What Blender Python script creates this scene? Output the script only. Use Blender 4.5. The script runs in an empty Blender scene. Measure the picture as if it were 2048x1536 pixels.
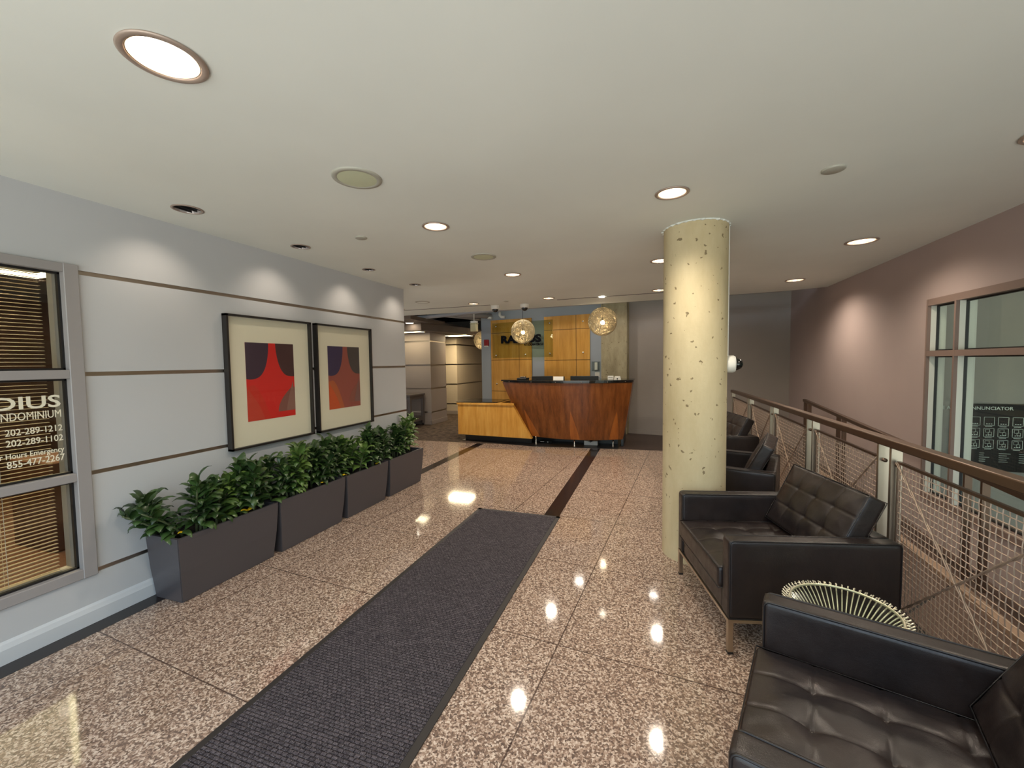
import bpy, bmesh, math, random
from mathutils import Vector, Matrix, noise
PI = math.pi
R = math.radians
random.seed(7)
S = bpy.context.scene
C = S.collection
sn, cs = math.sin, math.cos

# ---------------------------------------------------------------- colour / materials
def lin(c):
    return tuple((v / 12.92 if v <= .04045 else ((v + .055) / 1.055) ** 2.4) for v in c)
def rgb(r, g, b):
    return lin((r / 255, g / 255, b / 255)) + (1,)
def mat(name, col=(.5, .5, .5, 1), rough=.6, metal=0., spec=.5, emit=None, estr=1., alpha=None, coat=0.):
    m = bpy.data.materials.new(name); m.use_nodes = True
    b = m.node_tree.nodes['Principled BSDF']
    b.inputs['Base Color'].default_value = col
    b.inputs['Roughness'].default_value = rough
    b.inputs['Metallic'].default_value = metal
    b.inputs['Specular IOR Level'].default_value = spec
    if coat: b.inputs['Coat Weight'].default_value = coat; b.inputs['Coat Roughness'].default_value = .05
    if emit is not None:
        b.inputs['Emission Color'].default_value = emit; b.inputs['Emission Strength'].default_value = estr
    return m
def nd(m, t, **kw):
    n = m.node_tree.nodes.new(t)
    for k, v in kw.items(): setattr(n, k, v)
    return n
def lk(m, a, b): m.node_tree.links.new(a, b)
def bsdf(m): return m.node_tree.nodes['Principled BSDF']
def ramp(m, fac, stops, interp='LINEAR'):
    r = nd(m, 'ShaderNodeValToRGB'); r.color_ramp.interpolation = interp
    e = r.color_ramp.elements
    while len(e) < len(stops): e.new(.5)
    for i, (p, c) in enumerate(stops): e[i].position = p; e[i].color = c
    lk(m, fac, r.inputs[0]); return r.outputs[0]
def coords(m, scale=(1, 1, 1), rot=(0, 0, 0), kind='Object'):
    tc = nd(m, 'ShaderNodeTexCoord'); mp = nd(m, 'ShaderNodeMapping')
    mp.inputs['Scale'].default_value = scale; mp.inputs['Rotation'].default_value = rot
    lk(m, tc.outputs[kind], mp.inputs[0]); return mp.outputs[0]
def tex_noise(m, vec, scale, detail=3, rough=.5):
    n = nd(m, 'ShaderNodeTexNoise'); n.inputs['Scale'].default_value = scale
    n.inputs['Detail'].default_value = detail; n.inputs['Roughness'].default_value = rough
    lk(m, vec, n.inputs['Vector']); return n.outputs['Fac']
def bump(m, h, strength=.2, dist=.01):
    b = nd(m, 'ShaderNodeBump'); b.inputs['Strength'].default_value = strength; b.inputs['Distance'].default_value = dist
    lk(m, h, b.inputs['Height']); lk(m, b.outputs[0], bsdf(m).inputs['Normal'])
def math_(m, op, a, b=None, c=None):
    n = nd(m, 'ShaderNodeMath', operation=op)
    for i, v in enumerate((a, b, c)):
        if v is None: continue
        if isinstance(v, (int, float)): n.inputs[i].default_value = v
        else: lk(m, v, n.inputs[i])
    return n.outputs[0]
def mixc(m, f, a, b):
    n = nd(m, 'ShaderNodeMix', data_type='RGBA')
    if isinstance(f, (int, float)): n.inputs[0].default_value = f
    else: lk(m, f, n.inputs[0])
    for k, v in ((6, a), (7, b)):
        if isinstance(v, tuple): n.inputs[k].default_value = v
        else: lk(m, v, n.inputs[k])
    return n.outputs[2]

def paint(name, col, rough=.7, var=.06, scale=1.3, spec=.3):
    m = mat(name, col, rough, spec=spec)
    v = coords(m)
    f = tex_noise(m, v, scale, 4)
    c2 = tuple(x * (1 - var * 2.2) for x in col[:3]) + (1,)
    c1 = tuple(min(1, x * (1 + var)) for x in col[:3]) + (1,)
    lk(m, ramp(m, f, [(.3, c2), (.7, c1)]), bsdf(m).inputs['Base Color'])
    bump(m, tex_noise(m, v, 260, 2), .05, .002)
    return m

M = {}
M['ceiling'] = paint('ceiling_paint', rgb(228, 231, 222), .75, .03, .8)
M['wall_l'] = paint('panel_paint', rgb(188, 190, 191), .5, .02, .9)
M['wall_r'] = paint('mauve_paint', rgb(170, 153, 147), .65, .03, 1.1)
M['wall_b'] = paint('blue_grey_paint', rgb(160, 166, 172), .65, .03, 1.1)
M['hall'] = paint('hall_panel_paint', rgb(160, 148, 140), .6, .03, 1.0)
M['hall1'] = M['hall']; M['hall2'] = paint('hall_cream_paint', rgb(196, 182, 160), .6, .03, 1.0)
M['base'] = paint('skirting_paint', rgb(196, 200, 202), .5, .03)
M['frame_l'] = mat('window_frame_grey', rgb(150, 146, 144), .45)
M['frame_r'] = mat('window_frame_taupe', rgb(128, 108, 98), .5)
M['white'] = mat('white_plastic', rgb(225, 222, 212), .4)
M['white_jamb'] = mat('white_jamb', rgb(214, 216, 204), .5)
M['black'] = mat('black_gloss', rgb(14, 13, 13), .12, spec=.6)
M['black_m'] = mat('black_satin', rgb(22, 20, 20), .45)
M['rubber'] = mat('rubber', rgb(38, 34, 32), .6)
M['steel'] = mat('brushed_steel', rgb(190, 178, 160), .28, 1.)
M['steel_d'] = mat('bronze_steel', rgb(118, 98, 84), .38, .9)
M['steel_m'] = mat('satin_steel', rgb(196, 184, 166), .40, 1.)
M['alu'] = mat('aluminium_channel', rgb(170, 160, 148), .33, 1.)
M['chrome'] = mat('chrome', rgb(225, 215, 200), .08, 1.)
M['wire'] = mat('galvanised_wire', rgb(186, 166, 148), .45, .6)
M['pipe'] = mat('pipe_paint', rgb(150, 144, 140), .6)
M['void'] = mat('dark_void', rgb(26, 24, 23), .9)
M['ceil2'] = paint('hall_ceiling', rgb(120, 108, 98), .6, .08, 2)
M['soil'] = mat('soil', rgb(30, 24, 18), .95)
M['planter'] = mat('planter_metal', rgb(86, 83, 86), .34, .35)
M['plinth'] = mat('plinth', rgb(18, 15, 14), .35)
M['red'] = mat('alarm_red', rgb(150, 20, 24), .4)
M['paper'] = mat('paper', rgb(222, 218, 208), .7)
M['matboard'] = mat('matboard', rgb(226, 221, 196), .8)
M['pframe'] = mat('picture_frame_black', rgb(34, 30, 28), .4)
M['cream'] = mat('cream_metal', rgb(196, 188, 150), .5)
M['grey_tbl'] = mat('grey_wood', rgb(92, 84, 80), .5)
M['lamp'] = mat('lamp_glow', (1, .9, .75, 1), .5, emit=(1, .88, .7, 1), estr=26)
M['lamp2'] = mat('tube_glow', (1, .95, .8, 1), .5, emit=(1, .86, .5, 1), estr=7)
M['bulb'] = mat('bulb_glow', (1, .9, .7, 1), .5, emit=(1, .78, .45, 1), estr=40)
M['reflector'] = mat('lamp_reflector', rgb(245, 228, 208), .25, .8)
M['refl_dark'] = mat('washer_reflector', rgb(214, 206, 200), .25, .45)
M['trimring'] = mat('trim_ring', rgb(168, 150, 136), .4, .3)
M['spk'] = mat('speaker_grille', rgb(196, 200, 168), .7)
M['spk_ring'] = mat('speaker_ring', rgb(172, 170, 156), .5)
M['cable'] = mat('shade_string', rgb(186, 172, 140), .8)
M['yellow'] = mat('yellow_leaf', rgb(220, 186, 20), .6)
M['blind'] = mat('blind_slat', rgb(250, 236, 204), .4)
M['text_w'] = mat('frosted_vinyl', rgb(226, 220, 196), .7)
M['text_k'] = mat('black_letters', rgb(14, 15, 20), .8, spec=.1)
M['text_s'] = mat('sign_print', rgb(220, 232, 220), .6)
M['warm'] = paint('office_wall', rgb(74, 50, 36), .8, .2)
M['warm_d'] = mat('office_wood', rgb(84, 52, 30), .6)
M['off_c'] = mat('office_ceiling', rgb(120, 98, 70), .8)

def glass(name, tint=(1, 1, 1, 1), refl=.1, rough=.0, gain=.7):
    # thin architectural pane: mostly transparent, with a fresnel reflection
    m = bpy.data.materials.new(name); m.use_nodes = True
    t = m.node_tree; t.nodes.clear()
    o = t.nodes.new('ShaderNodeOutputMaterial'); mx = t.nodes.new('ShaderNodeMixShader')
    tr = t.nodes.new('ShaderNodeBsdfTransparent'); tr.inputs[0].default_value = tint
    g = t.nodes.new('ShaderNodeBsdfGlossy'); g.inputs['Roughness'].default_value = rough
    fr = t.nodes.new('ShaderNodeLayerWeight')
    pw = t.nodes.new('ShaderNodeMath'); pw.operation = 'POWER'; pw.inputs[1].default_value = 4.5
    ad = t.nodes.new('ShaderNodeMath'); ad.operation = 'MULTIPLY_ADD'; ad.inputs[1].default_value = gain; ad.inputs[2].default_value = refl
    t.links.new(fr.outputs['Facing'], pw.inputs[0]); t.links.new(pw.outputs[0], ad.inputs[0]); t.links.new(ad.outputs[0], mx.inputs[0])
    t.links.new(tr.outputs[0], mx.inputs[1]); t.links.new(g.outputs[0], mx.inputs[2]); t.links.new(mx.outputs[0], o.inputs[0])
    return m
M['glass'] = glass('window_glass', (.92, .95, .92, 1), .04)
M['glass_l'] = glass('office_glass', (.9, .92, .9, 1), .04)
M['glass_s'] = glass('sign_glass', (.87, .90, .82, 1), .02)
M['glass_p'] = glass('picture_glass', (.98, .98, .98, 1), .02)
M['glass_t'] = glass('table_glass', (.94, .97, .94, 1), .015, .12, .4)
M['dome'] = mat('dark_dome', rgb(10, 14, 12), .05, spec=.8)

def leather():
    m = mat('black_leather', rgb(26, 21, 20), .36, spec=.5)
    v = coords(m)
    f = tex_noise(m, v, 7, 4)
    lk(m, ramp(m, f, [(.3, rgb(29, 23, 22)), (.7, rgb(41, 32, 29))]), bsdf(m).inputs['Base Color'])
    a = nd(m, 'ShaderNodeTexVoronoi', feature='DISTANCE_TO_EDGE'); a.inputs['Scale'].default_value = 320
    lk(m, v, a.inputs['Vector'])
    h = math_(m, 'ADD', math_(m, 'MULTIPLY', a.outputs['Distance'], .25), math_(m, 'MULTIPLY', tex_noise(m, v, 14, 5, .6), 1.6))
    bump(m, h, .16, .01)
    lk(m, ramp(m, tex_noise(m, v, 20, 3), [(.3, (.3, .3, .3, 1)), (.7, (.44, .44, .44, 1))]), bsdf(m).inputs['Roughness'])
    return m
M['leather'] = leather()
M['welt'] = mat('leather_welt', rgb(22, 18, 18), .4)

def wood(name, c1, c2, c3, grain=(1, 1, .08), scale=14, rough=.35, rot=(0, 0, 0), spec=.4):
    m = mat(name, c1, rough, spec=spec)
    v = coords(m, grain, rot)
    n1 = tex_noise(m, v, scale, 6, .6)
    n2 = tex_noise(m, v, scale * 7, 3, .6)
    n3 = tex_noise(m, coords(m), 1.6, 2)
    h = math_(m, 'ADD', math_(m, 'MULTIPLY', n1, .6), math_(m, 'ADD', math_(m, 'MULTIPLY', n2, .2), math_(m, 'MULTIPLY', n3, .25)))
    lk(m, ramp(m, h, [(.38, c1), (.52, c2), (.68, c3)]), bsdf(m).inputs['Base Color'])
    return m
M['cherry'] = wood('mahogany_veneer', rgb(86, 46, 18), rgb(118, 66, 28), rgb(142, 86, 42), rough=.3)
M['inlay'] = wood('flame_inlay', rgb(136, 74, 28), rgb(156, 88, 34), rgb(170, 100, 44), rough=.3)
M['maple'] = wood('golden_maple', rgb(186, 126, 44), rgb(206, 148, 62), rgb(222, 170, 84), rough=.35)
M['maple_w'] = wood('maple_wall', rgb(186, 130, 52), rgb(208, 152, 68), rgb(222, 170, 88), rough=.4, scale=9)

def granite():
    m = mat('pink_granite_tiles', rgb(170, 140, 120), .07, spec=.5)
    v = coords(m)
    vo = nd(m, 'ShaderNodeTexVoronoi', feature='F1'); vo.inputs['Scale'].default_value = 140
    # jitter the lookup so grains are irregular
    nz = nd(m, 'ShaderNodeTexNoise'); nz.inputs['Scale'].default_value = 90; nz.inputs['Detail'].default_value = 2; lk(m, v, nz.inputs['Vector'])
    vm = nd(m, 'ShaderNodeVectorMath', operation='MULTIPLY_ADD'); vm.inputs[1].default_value = (.012, .012, 0)
    lk(m, nz.outputs['Color'], vm.inputs[0]); lk(m, v, vm.inputs[2])
    lk(m, vm.outputs[0], vo.inputs['Vector'])
    sx = nd(m, 'ShaderNodeSeparateColor'); lk(m, vo.outputs['Color'], sx.inputs[0])
    g = math_(m, 'ADD', math_(m, 'MULTIPLY', sx.outputs[0], .62), math_(m, 'MULTIPLY', tex_noise(m, v, 48, 3), .38))
    col = ramp(m, g, [(.16, rgb(78, 66, 60)), (.32, rgb(106, 88, 76)), (.45, rgb(133, 110, 94)), (.58, rgb(172, 148, 130)), (.80, rgb(216, 198, 180))])
    big = tex_noise(m, v, .8, 3)
    col = mixc(m, math_(m, 'MULTIPLY', big, .22), col, rgb(146, 120, 104))
    # joints of the tile grid, turned 4.6 degrees against the walls
    sp = nd(m, 'ShaderNodeSeparateXYZ')
    lk(m, v, sp.inputs[0]); X, Y = sp.outputs[0], sp.outputs[1]
    t = R(4.6)
    u = math_(m, 'SUBTRACT', math_(m, 'MULTIPLY', X, cs(t)), math_(m, 'MULTIPLY', Y, sn(t)))
    w = math_(m, 'ADD', math_(m, 'MULTIPLY', X, sn(t)), math_(m, 'MULTIPLY', Y, cs(t)))
    j = None
    for val in (-3.9, -2.77, -1.65, -.645, .42, 1.5):
        d = math_(m, 'ABSOLUTE', math_(m, 'SUBTRACT', u, val)); j = d if j is None else math_(m, 'MINIMUM', j, d)
    pw = math_(m, 'PINGPONG', math_(m, 'SUBTRACT', w, 1.145), .445)
    j = math_(m, 'MINIMUM', j, pw)
    line = math_(m, 'LESS_THAN', j, .0035)
    # tiles differ slightly in tone
    tu = math_(m, 'FLOOR', math_(m, 'MULTIPLY', math_(m, 'ADD', u, .645), .95)); tw = math_(m, 'FLOOR', math_(m, 'DIVIDE', math_(m, 'SUBTRACT', w, 1.145), .89))
    cb = nd(m, 'ShaderNodeCombineXYZ'); lk(m, tu, cb.inputs[0]); lk(m, tw, cb.inputs[1])
    wn = nd(m, 'ShaderNodeTexWhiteNoise'); lk(m, cb.outputs[0], wn.inputs['Vector'])
    col = mixc(m, math_(m, 'MULTIPLY', wn.outputs['Value'], .12), col, rgb(128, 104, 90))
    col = mixc(m, math_(m, 'MULTIPLY', line, .8), col, rgb(60, 44, 38))
    lk(m, col, bsdf(m).inputs['Base Color'])
    return m
M['granite'] = granite()
M['blackstone'] = mat('black_stone', rgb(34, 28, 27), .12, spec=.45)
def carpet(name, a, b, sc, rough=.95):
    m = mat(name, a, rough, spec=.15)
    v = coords(m)
    f = tex_noise(m, v, sc, 4, .7)
    lk(m, ramp(m, f, [(.35, a), (.65, b)]), bsdf(m).inputs['Base Color'])
    bump(m, tex_noise(m, v, 300, 2), .5, .004)
    return m
M['carpet'] = carpet('streaky_carpet', rgb(50, 40, 34), rgb(96, 82, 70), 9)
M['ramp'] = carpet('ramp_floor', rgb(92, 74, 64), rgb(104, 86, 76), 30, .5)
def concrete(name, a, b, sc=3):
    m = mat(name, a, .75, spec=.25)
    v = coords(m)
    f = tex_noise(m, coords(m, (1, 1, .35)), sc, 6, .65)
    col = ramp(m, f, [(.3, a), (.7, b)])
    vo = nd(m, 'ShaderNodeTexVoronoi', feature='F1'); vo.inputs['Scale'].default_value = 36
    nz = nd(m, 'ShaderNodeTexNoise'); nz.inputs['Scale'].default_value = 30; lk(m, v, nz.inputs['Vector'])
    vm = nd(m, 'ShaderNodeVectorMath', operation='MULTIPLY_ADD'); vm.inputs[1].default_value = (.05, .05, .05)
    lk(m, nz.outputs['Color'], vm.inputs[0]); lk(m, v, vm.inputs[2]); lk(m, vm.outputs[0], vo.inputs['Vector'])
    sx = nd(m, 'ShaderNodeSeparateColor'); lk(m, vo.outputs['Color'], sx.inputs[0])
    size = math_(m, 'MULTIPLY', math_(m, 'POWER', sx.outputs[0], 10.), .44)
    pit = math_(m, 'LESS_THAN', vo.outputs['Distance'], size)
    lk(m, mixc(m, math_(m, 'MULTIPLY', pit, .75), col, rgb(96, 78, 52)), bsdf(m).inputs['Base Color'])
    bump(m, math_(m, 'SUBTRACT', tex_noise(m, v, 30, 5), pit), .25, .006)
    return m
M['column'] = concrete('cast_concrete', rgb(182, 166, 128), rgb(208, 194, 158))
M['pilaster'] = concrete('rough_concrete', rgb(142, 130, 102), rgb(182, 170, 138), 6)
def mat_pile():
    m = mat('ribbed_mat', rgb(44, 40, 44), .95, spec=.1)
    v = coords(m)
    a = nd(m, 'ShaderNodeTexBrick'); a.inputs['Scale'].default_value = 1
    a.inputs['Brick Width'].default_value = .026; a.inputs['Row Height'].default_value = .016; a.inputs['Mortar Size'].default_value = .0035
    a.inputs['Mortar Smooth'].default_value = 1.
    a.inputs['Color1'].default_value = rgb(78, 72, 76); a.inputs['Color2'].default_value = rgb(56, 52, 56); a.inputs['Mortar'].default_value = rgb(26, 23, 26)
    lk(m, v, a.inputs['Vector'])
    sp = tex_noise(m, v, 260, 2, .8)
    col = mixc(m, ramp(m, sp, [(.52, (0, 0, 0, 1)), (.74, (1, 1, 1, 1))]), a.outputs['Color'], rgb(134, 128, 130))
    lk(m, col, bsdf(m).inputs['Base Color'])
    bump(m, math_(m, 'SUBTRACT', 1., a.outputs['Fac']), .6, .006)
    return m
M['mat'] = mat_pile()
def leafmat(name, a, b):
    m = mat(name, a, .28, spec=.5)
    v = coords(m)
    lk(m, ramp(m, tex_noise(m, v, 9, 3), [(.35, a), (.65, b)]), bsdf(m).inputs['Base Color'])
    return m
M['leaf'] = leafmat('leaf_dark', rgb(30, 50, 26), rgb(68, 94, 46))
M['leaf2'] = leafmat('leaf_mid', rgb(52, 80, 36), rgb(100, 126, 58))
M['stem'] = mat('stem_green', rgb(84, 92, 58), .7)

# ---------------------------------------------------------------- mesh helpers
def obj(name, bm, m, parent=None, smooth=False, loc=None, rotz=None):
    me = bpy.data.meshes.new(name)
    bmesh.ops.recalc_face_normals(bm, faces=bm.faces[:])
    bm.to_mesh(me); bm.free()
    me.materials.append(M[m] if isinstance(m, str) else m)
    if smooth:
        for p in me.polygons: p.use_smooth = True
    o = bpy.data.objects.new(name, me); C.objects.link(o)
    if parent is not None: o.parent = parent
    if loc: o.location = loc
    if rotz is not None: o.rotation_euler = (0, 0, rotz)
    return o
def sharp(o, ang=35):
    me = o.data
    bm = bmesh.new(); bm.from_mesh(me)
    for e in bm.edges:
        if len(e.link_faces) == 2 and e.calc_face_angle(0) > R(ang): e.smooth = False
    for f in bm.faces: f.smooth = True
    bm.to_mesh(me); bm.free(); return o
def struct(name, bm, m, parent=None, smooth=False):
    o = obj(name, bm, m, parent, smooth)
    if parent is None: o['kind'] = 'structure'
    return o
def tag(o, label, cat, group=None, kind=None):
    o['label'] = label; o['category'] = cat
    if group: o['group'] = group
    if kind: o['kind'] = kind
    return o
def thing(name, label, cat, loc=(0, 0, 0), rotz=0, group=None):
    o = bpy.data.objects.new(name, None); C.objects.link(o); o.empty_display_size = .1
    o.location = loc; o.rotation_euler = (0, 0, rotz)
    return tag(o, label, cat, group)
def copy_tree(o, parent=None):
    c = o.copy(); C.objects.link(c); c.parent = parent
    for ch in list(o.children): copy_tree(ch, c)
    return c
def B(): return bmesh.new()
def box(bm, x0, x1, y0, y1, z0, z1, mx=None):
    r = bmesh.ops.create_cube(bm, size=1)['verts']
    for v in r:
        v.co = Vector(((x0 + x1) / 2 + v.co.x * (x1 - x0), (y0 + y1) / 2 + v.co.y * (y1 - y0), (z0 + z1) / 2 + v.co.z * (z1 - z0)))
        if mx: v.co = mx @ v.co
    return r
def bev(bm, w, seg=2):
    bmesh.ops.bevel(bm, geom=bm.edges[:], offset=w, segments=seg, affect='EDGES', profile=.5)
    return bm
def bbox(x0, x1, y0, y1, z0, z1, w=.004, seg=2):
    bm = B(); box(bm, x0, x1, y0, y1, z0, z1); return bev(bm, w, seg)
def tube(bm, pts, r, n=8, closed=False, caps=True):
    pts = [Vector(p) for p in pts]; N = len(pts); rings = []
    up = None
    for i, p in enumerate(pts):
        a = pts[(i - 1) % N] if (closed or i > 0) else p
        b = pts[(i + 1) % N] if (closed or i < N - 1) else p
        t = (b - a).normalized()
        if up is None:
            up = Vector((0, 0, 1)) if abs(t.z) < .9 else Vector((1, 0, 0))
        s = t.cross(up)
        if s.length < 1e-6: s = t.orthogonal()
        s.normalize(); up = s.cross(t).normalized()
        rr = r[i] if isinstance(r, (list, tuple)) else r
        rings.append([bm.verts.new(p + (s * cs(2 * PI * k / n) + up * sn(2 * PI * k / n)) * rr) for k in range(n)])
    for i in range(N if closed else N - 1):
        A, D = rings[i], rings[(i + 1) % N]
        for k in range(n): bm.faces.new((A[k], A[(k + 1) % n], D[(k + 1) % n], D[k]))
    if caps and not closed:
        bm.faces.new(rings[0][::-1]); bm.faces.new(rings[-1])
def lathe(bm, prof, c=(0, 0, 0), n=32, mx=None, cap=True):
    rings = []
    for r, z in prof:
        ring = []
        for k in range(n):
            v = Vector((c[0] + r * cs(2 * PI * k / n), c[1] + r * sn(2 * PI * k / n), c[2] + z))
            if mx: v = mx @ v
            ring.append(bm.verts.new(v))
        rings.append(ring)
    for A, D in zip(rings, rings[1:]):
        for k in range(n): bm.faces.new((A[k], A[(k + 1) % n], D[(k + 1) % n], D[k]))
    if cap:
        if prof[0][0] > 1e-5: bm.faces.new(rings[0][::-1])
        if prof[-1][0] > 1e-5: bm.faces.new(rings[-1])
    bmesh.ops.remove_doubles(bm, verts=bm.verts[:], dist=1e-6)
def prism(bm, poly, z0, z1, mx=None):
    a = [bm.verts.new(Vector((x, y, z0))) for x, y in poly]; b = [bm.verts.new(Vector((x, y, z1))) for x, y in poly]
    if mx:
        for v in a + b: v.co = mx @ v.co
    bm.faces.new(a[::-1]); bm.faces.new(b)
    for i in range(len(poly)):
        j = (i + 1) % len(poly); bm.faces.new((a[i], a[j], b[j], b[i]))
def quad(bm, a, b, c, d):
    vs = [bm.verts.new(Vector(p)) for p in (a, b, c, d)]; bm.faces.new(vs)
def rbox(sx, sy, sz, r, n=(8, 8, 4), disp=None, org=(0, 0, 0)):
    """rounded box of size sx,sy,sz whose top face may be displaced by disp(x,y)"""
    bm = B(); cache = {}
    def axis(L, k):
        return [L * i / k for i in range(k + 1)]
    ax = [axis(sx, n[0]), axis(sy, n[1]), axis(sz, n[2])]
    def V(i, j, k):
        key = (i, j, k)
        if key in cache: return cache[key]
        p = Vector((ax[0][i], ax[1][j], ax[2][k]))
        # pull grid toward edges so rounding is smooth
        q = Vector((min(max(p.x, r), sx - r), min(max(p.y, r), sy - r), min(max(p.z, min(r, sz / 2)), sz - min(r, sz / 2))))
        d = p - q
        if d.length > 1e-9:
            m_ = max(abs(d.x), abs(d.y), abs(d.z)); d = d.normalized() * m_
        p = q + d
        if disp and k > n[2] * .5:
            f = (p.z / sz - .5) * 2
            p.z += disp(p.x, p.y) * max(0, f)
        v = bm.verts.new(p + Vector(org)); cache[key] = v; return v
    nx, ny, nz = n
    for i in range(nx):
        for j in range(ny):
            bm.faces.new((V(i, j, 0), V(i, j + 1, 0), V(i + 1, j + 1, 0), V(i + 1, j, 0)))
            bm.faces.new((V(i, j, nz), V(i + 1, j, nz), V(i + 1, j + 1, nz), V(i, j + 1, nz)))
    for i in range(nx):
        for k in range(nz):
            bm.faces.new((V(i, 0, k), V(i + 1, 0, k), V(i + 1, 0, k + 1), V(i, 0, k + 1)))
            bm.faces.new((V(i, ny, k), V(i, ny, k + 1), V(i + 1, ny, k + 1), V(i + 1, ny, k)))
    for j in range(ny):
        for k in range(nz):
            bm.faces.new((V(0, j, k), V(0, j, k + 1), V(0, j + 1, k + 1), V(0, j + 1, k)))
            bm.faces.new((V(nx, j, k), V(nx, j + 1, k), V(nx, j + 1, k + 1), V(nx, j, k + 1)))
    return bm
def text_obj(name, body, size, m, parent, mx, align='LEFT', ext=.001, bold=0., sx=1., space=1.):
    cu = bpy.data.curves.new(name, 'FONT'); cu.body = body; cu.size = size; cu.align_x = align
    cu.extrude = ext; cu.offset = bold; cu.space_character = space; cu.resolution_u = 3
    t = bpy.data.objects.new(name, cu); C.objects.link(t)
    dg = bpy.context.evaluated_depsgraph_get(); dg.update()
    me = bpy.data.meshes.new_from_object(t.evaluated_get(dg))
    C.objects.unlink(t); bpy.data.objects.remove(t); bpy.data.curves.remove(cu)
    me.name = name
    for v in me.vertices: v.co = mx @ Vector((v.co.x * sx, v.co.y, v.co.z))
    me.materials.clear(); me.materials.append(M[m])
    o = bpy.data.objects.new(name, me); C.objects.link(o); o.parent = parent
    return o

ZC = 2.483                      # ceiling height
XL, XR = -3.135, 2.25           # faces of the left and right walls
YF = -1.35                      # street front, behind the camera

# ================================================================= THE SETTING
# floor of granite tiles
bm = B(); prism(bm, [(XL - .01, YF), (1.38, YF), (1.38, 7.34), (-.86, 7.20), (-2.06, 7.12), (-3.55, 7.05), (-6.4, 6.98), (-6.4, 4.9), (XL - .01, 4.9)], -.12, 0); struct('floor', bm, 'granite')
bm = B(); prism(bm, [(1.38, 7.34), (1.38, 9.4), (-1, 9.8), (-4.5, 13.8), (-7.5, 13.8), (-7.5, 6.93), (-6.4, 6.98), (-3.55, 7.05), (-2.06, 7.12), (-.86, 7.20)], -.12, -.001); o = struct('floor', bm, 'carpet')
# right of the desk the floor is plain dark brown
bm = B(); prism(bm, [(-.56, 7.225), (2.25, 7.40), (2.25, 8.52), (-.56, 8.93)], -.1, .0015)
M['brownfloor'] = mat('dark_brown_floor', rgb(58, 44, 38), .4); struct('floor', bm, 'brownfloor')
# dark stone strips let into the floor
bm = B(); box(bm, XL, -2.995, YF, 7.05, -.02, .0012); struct('trim_1', bm, 'blackstone')
bm = B(); prism(bm, [(-1.005, .9), (-.865, .9), (-.875, 7.20), (-1.037, 7.19)], -.02, .0012); struct('trim_2', bm, 'blackstone')
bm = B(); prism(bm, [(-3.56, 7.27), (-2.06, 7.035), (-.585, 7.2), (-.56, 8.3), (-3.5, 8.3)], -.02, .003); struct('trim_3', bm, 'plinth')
bm = B(); box(bm, 1.325, 1.40, YF, 7.3, -.35, .004); struct('trim_4', bm, 'blackstone')

# left wall: grey panels between aluminium channels; grooves at four heights
GZ = [.302, .885, 1.467, 2.052]; GW = .0125
def panels(bm, x0, x1, y0, y1, ztop, axis, face, zs=GZ, gw=GW, z0=0.0, dep=.014):
    """panel slabs on a wall plane, broken by the grooves.  axis 'y': plane x=face"""
    zz = [z0] + [v for g in zs for v in (g - gw, g + gw)] + [ztop]
    for a, b in zip(zz[::2], zz[1::2]):
        box(bm, x0, x1, y0, y1, a, b)
    return zz
WY0, WY1, WZ0, WZ1 = -1.0, 1.463, .284, 2.089      # window in the left wall
bm = B()
box(bm, XL - .30, XL - .014, WY1, 4.755, 0, ZC)                       # core beside window
box(bm, XL - .30, XL - .014, YF, WY0, 0, ZC)
box(bm, XL - .30, XL - .014, WY0, WY1, 0, WZ0); box(bm, XL - .30, XL - .014, WY0, WY1, WZ1, ZC)
zz = [0.] + [v for g in GZ for v in (g - GW, g + GW)] + [ZC]
for a, b in zip(zz[::2], zz[1::2]):
    box(bm, XL - .014, XL, WY1, 4.755, a, b)
box(bm, XL - .014, XL, YF, WY1, 0, WZ0); box(bm, XL - .014, XL, YF, WY1, WZ1, ZC); box(bm, XL - .014, XL, YF, WY0, WZ0, WZ1)
box(bm, -6.4, XL - .30, 4.64, 4.755, 0, ZC)                          # its return towards the hall
struct('wall_left', bm, 'wall_l')
for i, g in enumerate(GZ):
    bm = B(); box(bm, XL - .0138, XL - .006, WY1, 4.7545, g - GW, g + GW)
    struct('trim_%d' % (5 + i), bm, 'alu')
bm = B()
prof = [(0, .0), (.022, 0), (.022, .075), (.012, .1), (.0, .112)]
for y0, y1 in ((YF, .93), (.936, 2.9), (2.906, 4.755)):
    a = [bm.verts.new((XL + p, y0, z + .002)) for p, z in prof]; b = [bm.verts.new((XL + p, y1, z + .002)) for p, z in prof]
    bm.faces.new(a); bm.faces.new(b[::-1])
    for i in range(len(prof)): j = (i + 1) % len(prof); bm.faces.new((a[i], b[i], b[j], a[j]))
struct('baseboard_left', bm, 'base')

# window in the left wall: frame, glass, lettering
bm = B()
fx0, fx1 = XL - .10, XL + .022
box(bm, fx0, fx1, 1.398, WY1, WZ0, WZ1)
box(bm, fx0, fx1, WY0, WY0 + .065, WZ0, WZ1)
for z0, z1 in ((WZ0, .341), (.854, .902), (1.444, 1.493), (2.04, WZ1)): box(bm, fx0, fx1 - .004, WY0 + .06, 1.40, z0, z1)
bev(bm, .003, 1)
w = struct('window_1', bm, 'frame_l')
gx = XL - .03
bm = B()
for z0, z1 in ((.341, .854), (.902, 1.444), (1.493, 2.04)):
    for a, b, c, d in ((WY0 + .065, 1.398, z0, z0 + .011), (WY0 + .065, 1.398, z1 - .011, z1), (WY0 + .065, WY0 + .075, z0, z1), (1.388, 1.398, z0, z1)):
        box(bm, gx - .012, gx + .012, a, b, c, d)
obj('gasket', bm, 'black_m', w)
bm = B()
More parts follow.
